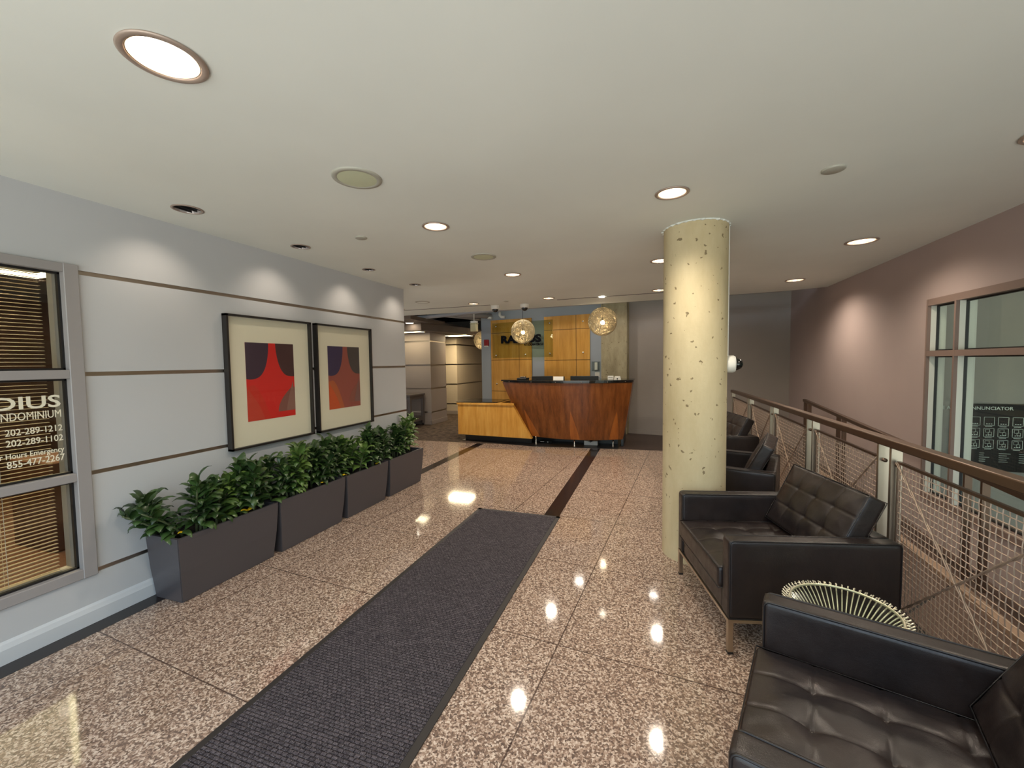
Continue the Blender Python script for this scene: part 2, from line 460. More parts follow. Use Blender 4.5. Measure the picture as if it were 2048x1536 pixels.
for z0, z1 in ((.341, .854), (.902, 1.444), (1.493, 2.04)): box(bm, gx - .003, gx + .003, WY0 + .07, 1.393, z0 + .005, z1 - .005)
obj('pane', bm, 'glass_l', w)
T = Matrix(((0, 0, 1, gx + .0045), (1, 0, 0, 0), (0, 1, 0, 0), (0, 0, 0, 1)))   # text plane facing +x, running along +y
# seen from the lobby (+x side) text must run towards -y ... handled by the mirrored plane below
def TXT(yr, z): return Matrix(((0, 0, 1, gx + .0045), (1, 0, 0, yr), (0, 1, 0, z), (0, 0, 0, 1)))

# office behind the left window
bm = B()
box(bm, -8.6, XL - .31, 4.4, 4.5, 0, 2.7); box(bm, -8.6, -8.5, YF - .4, 4.5, 0, 2.7); box(bm, -8.6, XL - .31, YF - .5, YF - .4, 0, 2.7)
struct('wall_office', bm, 'warm')
bm = B(); box(bm, -8.6, XL - .305, YF - .5, 4.5, 2.6, 2.7); struct('ceiling_office', bm, 'off_c')
bm = B(); box(bm, -8.6, XL - .305, YF - .5, 4.5, -.1, 0); struct('floor_office', bm, 'warm_d')

# ceiling, with the shadow gap and its skewed far edge
bm = B()
prism(bm, [(XL - .30, YF), (XR + .1, YF), (XR + .1, 6.84), (1.8, 7.03), (.09, 7.184), (-2.94, 7.314), (-4.82, 7.33), (-6.6, 7.35), (-6.6, 4.64), (XL - .30, 4.64)], ZC, ZC + .14)
bc_ = B()
HOLES = [(-1.477, .938, .115 * .80), (-1.484, 2.678, .095 * .80), (-1.50, 4.43, .095 * .80), (.094, 2.656, .095 * .80), (1.646, 4.314, .115 * .80), (1.658, 6.105, .108 * .80), (1.66, 2.55, .105 * .80),
         (.055, 4.384, .10 * .80), (.056, 6.185, .10 * .80), (-1.542, 6.254, .093 * .80), (-2.827, 6.316, .09 * .80), (-4.27, 6.40, .06 * .80),
         (-2.754, 1.836, .083 * .84), (-2.772, 2.726, .075 * .84), (-2.80, 3.628, .066 * .84), (-2.81, 4.519, .07 * .84)]
for hx_, hy_, hr_ in HOLES: lathe(bc_, [(hr_, -.05), (hr_, .09)], (hx_, hy_, ZC), 40)
cut = obj('recess', bc_, 'void')
ce = struct('ceiling', bm, 'ceiling')
md = ce.modifiers.new('recess', 'BOOLEAN'); md.object = cut; md.operation = 'DIFFERENCE'; md.solver = 'EXACT'
dg = bpy.context.evaluated_depsgraph_get(); dg.update()
me_ = bpy.data.meshes.new_from_object(ce.evaluated_get(dg)); ce.modifiers.clear(); ce.data = me_
me_.materials.clear(); me_.materials.append(M['ceiling'])
for p_ in me_.polygons: p_.material_index = 0
bpy.data.objects.remove(cut)
bm = B(); prism(bm, [(-6.5, 6.60), (-2.64, 6.575), (-2.64, 6.61), (-6.5, 6.64)], ZC - .0015, ZC + .01); prism(bm, [(-1.46, 6.47), (.6, 6.40), (.6, 6.435), (-1.46, 6.505)], ZC - .0015, ZC + .01)
struct('trim_10', bm, 'void')
# upper slab over the reception and hall
bm = B(); prism(bm, [(-7.5, 6.2), (XR + .1, 6.2), (XR + .1, 9.5), (-4, 14.5), (-7.5, 14.5)], 3.0, 3.1); struct('ceiling_upper', bm, 'void')

# right wall with window opening
RY1, RZ0, RZ1 = 4.612, .262, 1.996
RY0 = -.6
bm = B()
box(bm, XR, XR + .117, RY1, 8.7, -1., 3.0)
box(bm, XR, XR + .117, YF, RY0, -1., ZC + .1)
box(bm, XR, XR + .117, RY0, RY1, RZ1, ZC + .1); box(bm, XR, XR + .117, RY0, RY1, -1., RZ0)
struct('wall_right', bm, 'wall_r')
bm = B()
rx0, rx1 = XR - .012, XR + .012
box(bm, rx0, rx1, 4.592, RY1, RZ0, RZ1); box(bm, rx0, rx1, RY0, RY0 + .05, RZ0, RZ1)
box(bm, rx0 + .0006, rx1, RY0 + .05, 4.592, 1.94, RZ1); box(bm, rx0 + .0006, rx1, RY0 + .05, 4.592, RZ0, .31)
MU = (4.592, 4.235, 2.4, .6)
for a, b in ((RY0 + .05, .6), (.62, 2.4), (2.42, 4.235), (4.255, 4.592)): box(bm, rx0 + .0006, rx1, a, b, 1.505, 1.553)
for y in MU[1:]: box(bm, rx0, rx1, y, y + .02, .3095, 1.9405)
w2 = struct('window_2', bm, 'frame_r')
bm = B()
for y in MU:
    for a, b in ((.31, 1.505), (1.553, 1.94)):
        box(bm, rx1, XR + .05, y, y + .018, a, b); box(bm, XR + .07, XR + .117, y, y + .018, a, b)
obj('jamb', bm, 'white_jamb', w2)
bm = B()
for z in (.27, 1.508, 1.943): box(bm, rx1, XR + .117, RY0 + .05, 4.59, z, z + (.038 if z < 1 else .04))
obj('sill', bm, 'frame_r', w2)
bm = B()
for y in MU:
    for a, b in ((.31, 1.505), (1.553, 1.94)): box(bm, XR + .05, XR + .07, y - .004, y + .018, a, b)
for z in (.31, 1.495, 1.553, 1.93): box(bm, XR + .05, XR + .07, RY0 + .05, 4.59, z, z + .01)
obj('gasket', bm, 'black_m', w2)
bm = B(); box(bm, XR + .058, XR + .062, RY0 + .05, 4.59, .31, 1.94); obj('pane', bm, 'glass', w2)

# vestibule beyond the right window
bm = B(); box(bm, XR + .117, 5.4, 4.75, 4.85, -1., 2.9)
M['vest'] = paint('vestibule_paint', rgb(166, 164, 154), .5, .02); struct('wall_vestibule', bm, 'vest')
bm = B(); box(bm, 5.4, 5.5, YF, 4.85, -1., 2.9); struct('wall_vestibule', bm, 'vest')
bm = B(); box(bm, XR + .117, 5.4, YF, 4.85, 2.6, 2.7); struct('ceiling_vestibule', bm, 'ceiling')
bm = B(); box(bm, XR + .117, 5.4, YF, 4.85, -.7, -.6); struct('floor_vestibule', bm, 'granite')

# ramp floor between the two railings, falling towards the street
def rz(y): return min(-.005, -.145 + (y - 3.1) * .07)
bm = B()
pts = [(YF, rz(YF)), (5.1, rz(5.1)), (8.6, -.005)]
for (y0, z0), (y1, z1) in zip(pts, pts[1:]):
    vs = [bm.verts.new(p) for p in ((1.38, y0, z0), (XR, y0, z0), (XR, y1, z1), (1.38, y1, z1), (1.38, y0, -.9), (XR, y0, -.9), (XR, y1, -.9), (1.38, y1, -.9))]
    for f in ((0, 1, 2, 3), (4, 7, 6, 5), (0, 4, 5, 1), (1, 5, 6, 2), (2, 6, 7, 3), (3, 7, 4, 0)): bm.faces.new([vs[i] for i in f])
struct('floor_ramp', bm, 'ramp')
bm = B()      # dark diagonal line on the ramp
a, b = Vector((1.42, 3.13, 0)), Vector((2.24, 3.93, 0)); d = (b - a).normalized(); s = Vector((-d.y, d.x, 0)) * .007
vs = []
for p in (a - s, b - s, b + s, a + s): vs.append(bm.verts.new((p.x, p.y, rz(p.y) + .0015)))
bm.faces.new(vs); struct('trim_11', bm, 'black_m')
bm = B()      # curb of the far railing
for x0, x1, h in ((1.975, 2.035, .098),):
    vs = [bm.verts.new(p) for y in (YF, 6.75) for p in ((x0, y, rz(y) - .02), (x1, y, rz(y) - .02), (x1, y, rz(y) + h), (x0, y, rz(y) + h))]
    for f in ((0, 1, 2, 3), (7, 6, 5, 4), (0, 4, 5, 1), (1, 5, 6, 2), (2, 6, 7, 3), (3, 7, 4, 0)): bm.faces.new([vs[i] for i in f])
M['curb'] = mat('tan_curb', rgb(168, 140, 116), .45); struct('trim_12', bm, 'curb')

# back wall, skewed; local frame: s along the wall, off = distance into the room
nW = Vector((.149, 1, 0)).normalized(); sW = Vector((nW.y, -nW.x, 0)); p0W = Vector((-.516, 8.892, 0))
WB = Matrix(((sW.x, nW.x, 0, p0W.x), (sW.y, nW.y, 0, p0W.y), (0, 0, 1, 0), (0, 0, 0, 1)))   # (s, -off, z)
bm = B(); box(bm, -3.545, 2.80, 0, .15, 0, 3.0, WB); struct('wall_back', bm, 'wall_b')
bm = B(); box(bm, .0, 2.80, -.004, .0, 0, 3.0, WB)
M['taupe'] = paint('taupe_paint', rgb(152, 142, 133), .65, .03); struct('wall_back', bm, 'taupe')
bm = B(); box(bm, .0, 2.80, -.02, -.004, 0, .09, WB); box(bm, .0, 2.80, -.026, -.004, .002, .035, WB); box(bm, -3.54, -3.27, -.02, 0, 0, .09, WB); struct('baseboard_back', bm, 'taupe')
bm = B(); box(bm, -.51, .02, -.2, .0, 0, 3.0, WB); bev(bm, .008, 1); struct('column', bm, 'pilaster')

# hall walls: two stepped blocks with the same channels
GH = [.302, .885, 1.467, 2.052]
def block(x0, x1, y0, y1, name, tr):
    bm = B(); box(bm, x0 + .0, x1 - .014, y0 + .014, y1, 0, 2.6)
    zz = [0.] + [v for g in GH for v in (g - .019, g + .019)] + [2.6]
    for a, b in zip(zz[::2], zz[1::2]): box(bm, x0, x1, y0, y1, a, b)
    struct(name, bm, 'hall')
    for g in GH:
        bm = B(); box(bm, x0 + .001, x1 - .012, y0 + .012, y1 - .001, g - .019, g + .019); struct('trim_%d' % tr, bm, 'alu'); tr += 1
block(-7.4, -5.19, 8.96, 9.75, 'wall_hall', 20)
M['hall'] = M['hall2']
block(-7.4, -5.505, 11.02, 13.6, 'wall_hall', 24)
M['hall'] = M['hall1']
bm = B(); box(bm, -7.5, -7.4, 4.7, 13.7, 0, 3); box(bm, -7.4, -3.8, 13.6, 13.7, 0, 3); box(bm, -3.95, -3.8, 9.6, 13.6, 0, 3)
struct('wall_hall', bm, 'hall')
bm = B(); box(bm, -5.53, -5.49, 11.005, 11.02, 0, .1); box(bm, -7.4, -5.18, 8.945, 8.96, 0, .10); box(bm, -5.19, -5.175, 8.945, 9.75, 0, .10); box(bm, -7.4, -5.5, 11.0, 11.02, 0, .10)
struct('baseboard_hall', bm, 'hall')
# lower hall ceiling with fascia, plus its front bulkhead
bm = B(); prism(bm, [(-7.4, 7.36), (-4.70, 7.36), (-4.86, 9.2), (-5.0, 11.0), (-5.2, 13.6), (-7.4, 13.6)], 2.42, 2.50); struct('ceiling_hall', bm, 'ceil2')
bm = B(); prism(bm, [(-7.4, 8.25), (-5.0, 8.25), (-4.6, 9.9), (-4.5, 13.6), (-7.4, 13.6)], 2.262, 2.42); struct('ceiling_hall', bm, 'ceil2')

# round concrete column
bm = B(); lathe(bm, [(.2235, .0), (.2235, .5), (.2235, 1), (.2235, 1.5), (.2235, 2.), (.2235, ZC)], (.287, 3.433, 0), 64)
col = struct('column', bm, 'column', smooth=False); sharp(col, 40)
tag(col, 'round raw concrete column standing between the armchairs and the walkway', 'column')
bm = B()
for k in range(26):   # rough plaster ring where it meets the ceiling
    a = 2 * PI * k / 26; q = (.287 + .226 * cs(a), 3.433 + .226 * sn(a), ZC - .006)
    bmesh.ops.create_icosphere(bm, subdivisions=1, radius=.008 + .006 * random.random(), matrix=Matrix.Translation(q) @ Matrix.Diagonal((1.6, 1.6, .5, 1)))
tube(bm, [(.287 + .226 * cs(2 * PI * k / 48), 3.433 + .226 * sn(2 * PI * k / 48), ZC - .002) for k in range(48)], .006, 6, True)
obj('collar', bm, 'ceiling', col, True)

# ================================================================= LIGHT FITTINGS
def spot(name, loc, energy, color, size=R(120), blend=.8, rot=(0, 0, 0), radius=.06, parent=None):
    l = bpy.data.lights.new(name, 'SPOT'); l.energy = energy; l.color = color; l.spot_size = size; l.spot_blend = blend; l.shadow_soft_size = radius
    o = bpy.data.objects.new(name, l); C.objects.link(o); o.location = loc; o.rotation_euler = rot
    if parent: o.parent = parent
    return o
EN = dict(down=30., wash=8.)
WARM = (1., .87, .72)
def downlight(name, x, y, label, r=.095, e=1., z=ZC, color=WARM):
    t = thing(name, label, 'light', (x, y, z), 0, 'recessed ceiling downlights')
    bm = B(); lathe(bm, [(r * .80, .0), (r, -.001), (r * 1.02, -.005), (r * .97, -.009), (r * .84, -.008), (r * .80, .0)], n=40, cap=False); obj('trim_ring', bm, 'trimring', t, True)
    bm = B(); lathe(bm, [(r * .80, -.004), (r * .77, .02), (r * .70, .045), (r * .62, .06)], n=40, cap=False); obj('reflector', bm, 'reflector', t, True)
    bm = B(); lathe(bm, [(0, .040), (r * .45, .042), (r * .64, .058)], n=32, cap=False); obj('lamp', bm, 'lamp', t, True)
    spot('downlight_beam', (0, 0, -.015), EN['down'] * e * (1.0 if y < 2 else 1.4 if y < 5 else 2.3), color, R(150), .9, radius=r * .7, parent=t)
    return t
# the ceiling slab is solid, so the cans sit in shallow housings let into it
DL = [(-1.477, .938, 'large glowing round ceiling light at the near end, above the left of the mat', .115, 1.),
      (-1.484, 2.678, 'round glowing ceiling light beyond the larger round speaker', .095, 1.),
      (-1.50, 4.43, 'round glowing ceiling light beyond the smaller round speaker', .095, 1.),
      (.094, 2.656, 'round glowing ceiling light in front of the concrete column', .095, 1.1),
      (1.646, 4.314, 'round glowing ceiling light nearest the mauve wall right of the column', .115, 1.),
      (1.658, 6.105, 'round glowing ceiling light near the far corner of the mauve wall', .108, 1.),
      (1.66, 2.55, 'round glowing ceiling light cut by the right edge of the photo', .105, 1.),
      (.055, 4.384, 'half-hidden ceiling light behind the column, the higher of the two in the photo', .10, 1.),
      (.056, 6.185, 'half-hidden ceiling light behind the column, the lower of the two in the photo', .10, .8),
      (-1.542, 6.254, 'ceiling light over the reception counter, right of the dome cameras', .093, .8),
      (-2.827, 6.316, 'ceiling light over the low maple cabinet, left of the dome cameras', .09, .8),
      (-4.27, 6.40, 'ceiling light peeping past the end of the panelled wall', .06, .8)]
for x, y, lb, r, e in DL: downlight('downlight', x, y, lb, r, e)
# more of the same row, above and behind the camera (out of view, they light the floor)
for x, y in ((.1, .93), (1.65, .9)):
    spot('downlight_beam', (x, y, ZC - .015), EN['down'], WARM, R(150), .9, radius=.07)

# unseen fill spots added to brighten reception, above the edge of the white ceiling
for x, y, e_ in ((-2.9, 8.15, 46), (-1.4, 8.0, 46), (.0, 7.9, 34)):
    spot('added_reception_fill', (x, y, 2.9), e_, (1, .9, .78), R(150), .9, radius=.08)
def washer(y, x, label, r):
    t = thing('wall_washer', label, 'light', (x, y, ZC), 0, 'recessed wall washers along the panelled wall')
    bm = B(); lathe(bm, [(r * .84, .0), (r, -.001), (r * 1.02, -.004), (r * .86, -.006), (r * .84, 0)], n=36, cap=False); obj('trim_ring', bm, 'trimring', t, True)
    bm = B(); lathe(bm, [(r * .84, -.003), (r * .78, .03), (r * .5, .06), (0, .066)], n=12, cap=False); obj('reflector', bm, 'refl_dark', t)
    for a in (-.5, 0., .5):
        bm = B(); box(bm, r * a - .0015, r * a + .0015, -r * .7, r * .7, -.001, .03); obj('baffle', bm, 'black_m', t)
    spot('washer_beam', (.0, 0, -.012), EN['wash'], (1, .84, .68), R(95), 1., (0, R(27), 0), .03, t)
for i, (y, x, r, lb) in enumerate([(1.836, -2.754, .083, 'unlit-looking wall washer nearest the camera along the panelled wall'), (2.726, -2.772, .075, 'second wall washer from the camera, above the first framed print'),
                           (3.628, -2.80, .066, 'third wall washer from the camera, above the second framed print'), (4.519, -2.81, .07, 'farthest wall washer, by the end of the panelled wall')]):
    washer(y, x, lb, r)

def speaker(x, y, r, label, flush=False):
    t = thing('ceiling_speaker', label, 'speaker', (x, y, ZC), 0, None)
    bm = B(); lathe(bm, [(r * .76, -.004), (r * .8, -.008), (r * .97, -.007), (r, -.002), (r, .003)], n=48, cap=False); obj('rim', bm, 'spk_ring', t, True)
    bm = B(); lathe(bm, [(0, -.009), (r * .5, -.0085), (r * .79, -.006)], n=48, cap=False); obj('grille', bm, 'ceiling' if flush else 'spk', t, True)
speaker(-1.486, 1.853, .127, 'large round greenish ceiling speaker grille, nearer of the two')
speaker(-1.498, 3.59, .117, 'smaller-looking round ceiling speaker grille, between two glowing lights')
speaker(-3.495, 5.829, .117, 'flush round plate in the ceiling past the end of the panelled wall', True)
for x, y, r, lb in ((-2.151, 2.706, .045, 'small round cover plate on the ceiling above the framed prints'), (.877, 2.637, .053, 'round grey cover plate on the ceiling right of the column'), (-2.243, 6.276, .04, 'small round cover plate on the ceiling above the reception counter')):
    bm = B(); lathe(bm, [(0, -.010), (r * .9, -.009), (r, -.006), (r, .003), (0, .003)], (x, y, ZC), 32); tag(obj('cover_plate', bm, 'spk_ring', None, True), lb, 'cover plate')
bm = B(); lathe(bm, [(0, -.010), (.042, -.009), (.046, -.001)], (-.758, 6.45, ZC), 24); tag(obj('ceiling_spotlight', bm, 'lamp', None, True), 'tiny bright spotlight in the ceiling slot above the right globe lamp', 'light')

# domes
def dome_cam(loc, rot, label, r=.062):
    t = thing('dome_camera', label, 'security camera', loc, 0, None); t.rotation_euler = rot
    bm = B(); lathe(bm, [(0, .003), (r, .003), (r * 1.03, -.012), (r * 1.03, -.045), (r * .92, -.058), (r * .7, -.060)], n=32); obj('housing', bm, 'white', t, True)
    bm = B(); lathe(bm, [(r * .72, -.058), (r * .70, -.075), (r * .56, -.095), (r * .3, -.108), (0, -.112)], n=28, cap=False); obj('dome', bm, 'dome', t, True)
    return t
dome_cam((-2.60, 6.72, ZC), (0, 0, 0), 'white dome camera on the ceiling edge, left of the pair', .075)
dome_cam((-2.08, 6.75, ZC), (0, 0, 0), 'white dome camera on the ceiling above the middle globe lamp', .075)
t = dome_cam((.505, 3.43, 1.467), (0, R(-90), 0), 'white dome camera fixed to the side of the concrete column', .062)
bm = B(); box(bm, .503, .517, 3.415, 3.437, 1.52, ZC - .01); bev(bm, .003, 1)
tag(obj('cable_conduit', bm, 'white'), 'thin white conduit running down the column to the camera', 'conduit')

# globe pendants
def strand_globe(r, seed):
    rnd = random.Random(seed); bm = B()
    for i in range(115):
        ax = Vector((rnd.gauss(0, 1), rnd.gauss(0, 1), rnd.gauss(0, 1))).normalized()
        h = rnd.uniform(-.75, .75) * r; rr = math.sqrt(max(r * r - h * h, .0001)); a = ax.orthogonal().normalized(); b = ax.cross(a)
        jr = rnd.uniform(.975, 1.0)
        tube(bm, [(ax * h + (a * cs(2 * PI * k / 30) + b * sn(2 * PI * k / 30)) * rr) * jr for k in range(30)], .0034, 3, True)
    return bm
gp = None
for loc, top, lb in (((-.865, 7.45, 2.20), 2.90, 'woven globe pendant lamp on the right, in front of the concrete pilaster'),
                ((-2.60, 8.30, 2.145), 2.95, 'woven globe pendant lamp in the middle, hiding part of the lettering'),
                ((-4.30, 10.2, 2.10), 2.95, 'woven globe pendant lamp farthest left, half hidden by the wall edge')):
    if gp is None:
        t = thing('globe_pendant', lb, 'lamp', loc, 0, 'woven globe pendants')
        obj('shade', strand_globe(.25, 4), 'cable', t)
        bm = B(); bmesh.ops.create_uvsphere(bm, u_segments=20, v_segments=12, radius=.038); bmesh.ops.translate(bm, verts=bm.verts, vec=(0, 0, -.02)); obj('bulb', bm, 'bulb', t, True)
        bm = B(); tube(bm, [(0, 0, .03), (0, 0, .7)], .004, 6); lathe(bm, [(.018, .02), (.02, .06), (.008, .07)], n=16); obj('cord', bm, 'black_m', t, True)
        l = bpy.data.lights.new('globe_light', 'POINT'); l.energy = 14; l.color = (1, .85, .66); l.shadow_soft_size = .045
        lo = bpy.data.objects.new('globe_light', l); C.objects.link(lo); lo.parent = t; lo.location = (0, 0, -.02)
        gp = t
    else:
        c = copy_tree(gp); c.location = loc; tag(c, lb, 'lamp', 'woven globe pendants')

# hall ceiling lights
for (x0, x1, y0, y1, lb) in ((-6.1, -5.15, 8.42, 8.72, 'yellowish rectangular ceiling panel light nearest in the side hall'), (-5.45, -4.75, 10.05, 10.6, 'yellowish rectangular ceiling panel light farther down the side hall')):
    t = thing('panel_light', lb, 'light', ((x0 + x1) / 2, (y0 + y1) / 2, 2.262))
    a, b = (x1 - x0) / 2, (y1 - y0) / 2
    bm = B(); box(bm, -a, a, -b, b, -.006, .0); obj('diffuser', bm, 'lamp2', t)
    bm = B()
    for q in ((-a - .02, a + .02, -b - .02, -b), (-a - .02, a + .02, b, b + .02), (-a - .02, -a, -b, b), (a, a + .02, -b, b)): box(bm, *q, -.01, 0)
    obj('frame', bm, 'ceil2', t)
t = thing('downlight', 'small round light in the dim side-hall ceiling', 'light', (-5.2, 8.1, 2.42), 0, 'recessed ceiling downlights')
bm = B(); lathe(bm, [(0, -.004), (.085, -.004)], n=24, cap=False); obj('lamp', bm, 'lamp', t)
bm = B(); lathe(bm, [(.085, -.003), (.1, -.006), (.1, 0)], n=24, cap=False); obj('trim_ring', bm, 'trimring', t, True)
# office panel light seen through the glass
bm = B(); box(bm, -7.0, -5.6, 1.9, 2.9, 2.58, 2.599); tag(obj('panel_light', bm, 'lamp2'), 'yellow office ceiling light seen through the top of the left window', 'light')

# ================================================================= FRAMED PRINTS
def flat_poly(name, pts, m, parent, dx):
    # pts in (y,z) on plane x = XL + dx, thin real sheet
    bm = B(); vs = [bm.verts.new((XL + dx, y, z)) for y, z in pts]; bm.faces.new(vs)
    r = bmesh.ops.extrude_face_region(bm, geom=bm.faces[:]); bmesh.ops.translate(bm, verts=[v for v in r['geom'] if isinstance(v, bmesh.types.BMVert)], vec=(.0006, 0, 0))
    return obj(name, bm, m, parent)
def picture(y0, y1, z0, z1, label, cols, seed):
    t = thing('framed_print', label, 'picture', (0, 0, 0), 0, 'framed abstract prints on the panelled wall')
    d, w_ = .05, .016
    bm = B()
    for q in ((y0, y1, z0, z0 + w_), (y0, y1, z1 - w_, z1), (y0, y0 + w_, z0, z1), (y1 - w_, y1, z0, z1)): box(bm, XL + .001, XL + d, *q)
    obj('frame', bm, 'pframe', t)
    bm = B(); box(bm, XL + .002, XL + .018, y0 + .01, y1 - .01, z0 + .01, z1 - .01); obj('mat_board', bm, 'matboard', t)
    py0, py1 = y0 + .20 * (y1 - y0), y0 + .77 * (y1 - y0); pz0, pz1 = z0 + .195 * (z1 - z0), z0 + .80 * (z1 - z0)
    W_, H_ = py1 - py0, pz1 - pz0
    def P(u, v): return (py0 + u * W_, pz0 + v * H_)
    cm = []
    for i, c in enumerate(cols): cm.append(mat('print_ink_%d_%d' % (seed, i), rgb(*c), .75))
    base = flat_poly('print', [P(0, 0), P(1, 0), P(1, 1), P(0, 1)], cm[0], t, .0185)
    N = 16
    # upper left and right dark lobes
    L = [P(0, 1), P(.44, 1)] + [P(.44 - .02 * a - .36 * a ** 1.5 if a < .9 else 0, 0) for a in []]
    def curve(f, n=N): return [P(*f(i / n)) for i in range(n + 1)]
    left = [P(0, 1)] + curve(lambda a: (.455 * cs(a * PI / 2) ** .55 if a < 1 else 0.07, 1 - .47 * sn(a * PI / 2) ** 1.1)) + [P(0, .54)]
    flat_poly('ink_shape', left, cm[1], base, .0192)
    right = [P(1, 1)] + curve(lambda a: (1 - .40 * cs(a * PI / 2) ** .6 if a < 1 else .96, 1 - .45 * sn(a * PI / 2) ** 1.15)) + [P(1, .55)]
    flat_poly('ink_shape', right, cm[2], base, .0192)
    # lower left leaf
    ll = [P(0, 0), P(0, .44)] + curve(lambda a: (.12 + .34 * a, .46 - .46 * a ** 1.6))
    flat_poly('ink_shape', ll, cm[3], base, .0192)
    l2 = [P(0, 0), P(0, .40)] + curve(lambda a: (.03 + .30 * a, .40 * (1 - a) ** .7 if a < 1 else 0)) 
    flat_poly('ink_shape', l2, cm[4], base, .0199)
    lr = [P(1, .08), P(1, .40)] + curve(lambda a: (.93 - .31 * sn(a * PI / 2) ** 1., .40 - .32 * a ** 1.1)) 
    flat_poly('ink_shape', lr, cm[5], base, .0192)
    l6 = [P(1, .08)] + curve(lambda a: (1 - .04 * (1 - a) - .2 * a, .40 * (1 - a) ** .8 + .08 if a < 1 else .08))
    flat_poly('ink_shape', l6, cm[6], base, .0199)
    bm = B(); box(bm, XL + .036, XL + .038, y0 + w_ * .8, y1 - w_ * .8, z0 + w_ * .8, z1 - w_ * .8); obj('glazing', bm, 'glass_p', t)
picture(2.296, 3.122, .840, 1.907, 'framed print with a bright red arch shape, nearer the camera', [(206, 34, 24), (60, 42, 56), (72, 44, 42), (196, 44, 24), (192, 62, 40), (128, 82, 70), (140, 100, 86)], 1)
picture(3.187, 4.012, .838, 1.907, 'framed print with a muted brown-red arch shape, farther from the camera', [(150, 78, 64), (60, 48, 78), (74, 66, 62), (176, 92, 50), (198, 84, 36), (140, 82, 66), (128, 88, 80)], 2)

# ================================================================= LETTERING ON LEFT GLASS
for body, size, yr, z, sx, bold in (('RADIUS', .093, 1.371, 1.290, 1.3, .0016), ('CONDOMINIUM', .060, 1.371, 1.231, .66, .0), ('202-289-1212', .049, 1.371, 1.154, .80, .0002),
                                    ('202-289-1102', .049, 1.371, 1.098, .80, .0002), ('After Hours Emergency', .042, 1.371, 1.034, .74, .0003), ('855-477-2267', .052, 1.371, .986, .76, .0004)):
    text_obj('lettering', body, size, 'text_w', w, TXT(yr, z), 'RIGHT', .0006, bold, sx)

# blind behind the left glass
t = thing('venetian_blind', 'horizontal slatted venetian blind behind the left window glass', 'blind', (XL - .15, 0, 0))
bm = B()
z = .335
while z < 2.04:
    vs = [bm.verts.new(p) for p in ((-.012, WY0 + .1, z - .0008), (.0, WY0 + .1, z + .0012), (.012, WY0 + .1, z - .0008), (-.012, 1.368, z - .0008), (.0, 1.368, z + .0012), (.012, 1.368, z - .0008))]
    bm.faces.new((vs[0], vs[1], vs[4], vs[3])); bm.faces.new((vs[1], vs[2], vs[5], vs[4])); z += .0215
o = obj('slats', bm, 'blind', t, True)
md = o.modifiers.new('s', 'SOLIDIFY'); md.thickness = .0009
bm = B()
for y in (.55, 1.16, -.1):
    for dx in (-.02, .02): tube(bm, [(dx, y, .33), (dx, y, 2.05)], .0011, 5)
obj('cords', bm, 'paper', t)
bm = B(); box(bm, -.022, .022, WY0 + .1, 1.368, 2.04, 2.075); obj('headrail', bm, 'blind', t)
bm = B(); box(bm, -.018, .018, WY0 + .1, 1.368, .30, .325); obj('bottom_rail', bm, 'blind', t)
bm = B(); box(bm, -5.2, -4.6, 1.9, 3.6, 0, .74); bev(bm, .01, 1)
tag(obj('office_cabinet', bm, 'warm_d'), 'dark brown cabinet in the office seen through the blind', 'cabinet')

# ================================================================= PLANTERS AND PLANTS
PL = [(1.70, 2.43, 'first grey metal planter, nearest the camera'), (2.445, 3.18, 'second grey metal planter counted from the camera'),
      (3.20, 3.855, 'third grey metal planter counted from the camera'), (3.885, 4.595, 'fourth grey metal planter, at the far end of the row')]
PX0, PX1, PZ = -3.10, -2.795, .425
for y0, y1, lb in PL:
    t = thing('planter', lb, 'planter', ((PX0 + PX1) / 2, (y0 + y1) / 2, .003), 0, 'grey metal planters along the panelled wall')
    hx, hy = (PX1 - PX0) / 2, (y1 - y0) / 2
    bx0, bx1, by = -hx + .02, hx - .035, hy - .03
    bm = B()
    rings = []
    for X0, X1, Y, z in ((bx0, bx1, by, 0), (-hx + .006, hx - .012, hy - .012, .2), (-hx, hx, hy, PZ - .03), (-hx, hx, hy, PZ), (-hx + .018, hx - .018, hy - .018, PZ), (-hx + .02, hx - .02, hy - .02, PZ - .09)):
        rings.append([bm.verts.new((a, b, z)) for a, b in ((X0, -Y), (X1, -Y), (X1, Y), (X0, Y))])
    for A, D in zip(rings, rings[1:]):
        for k in range(4): bm.faces.new((A[k], A[(k + 1) % 4], D[(k + 1) % 4], D[k]))
    bm.faces.new(rings[0][::-1]); bm.faces.new(rings[-1])
    bmesh.ops.bevel(bm, geom=[e for e in bm.edges if abs(e.verts[0].co.z - e.verts[1].co.z) > .02 and len(e.link_faces) == 2], offset=.004, segments=2, affect='EDGES')
    obj('container', bm, 'planter', t)
    bm = B()
    for i in range(17):
        for j in range(9):
            pass
    nx, ny = 9, 24
    g = [[bm.verts.new((-hx + .022 + (2 * hx - .044) * i / nx, -hy + .022 + (2 * hy - .044) * j / ny, PZ - .045 + .012 * noise.noise(Vector((i * .7 + y0 * 9, j * .7, 0))))) for j in range(ny + 1)] for i in range(nx + 1)]
    for i in range(nx):
        for j in range(ny): bm.faces.new((g[i][j], g[i + 1][j], g[i + 1][j + 1], g[i][j + 1]))
    obj('soil', bm, 'soil', t)

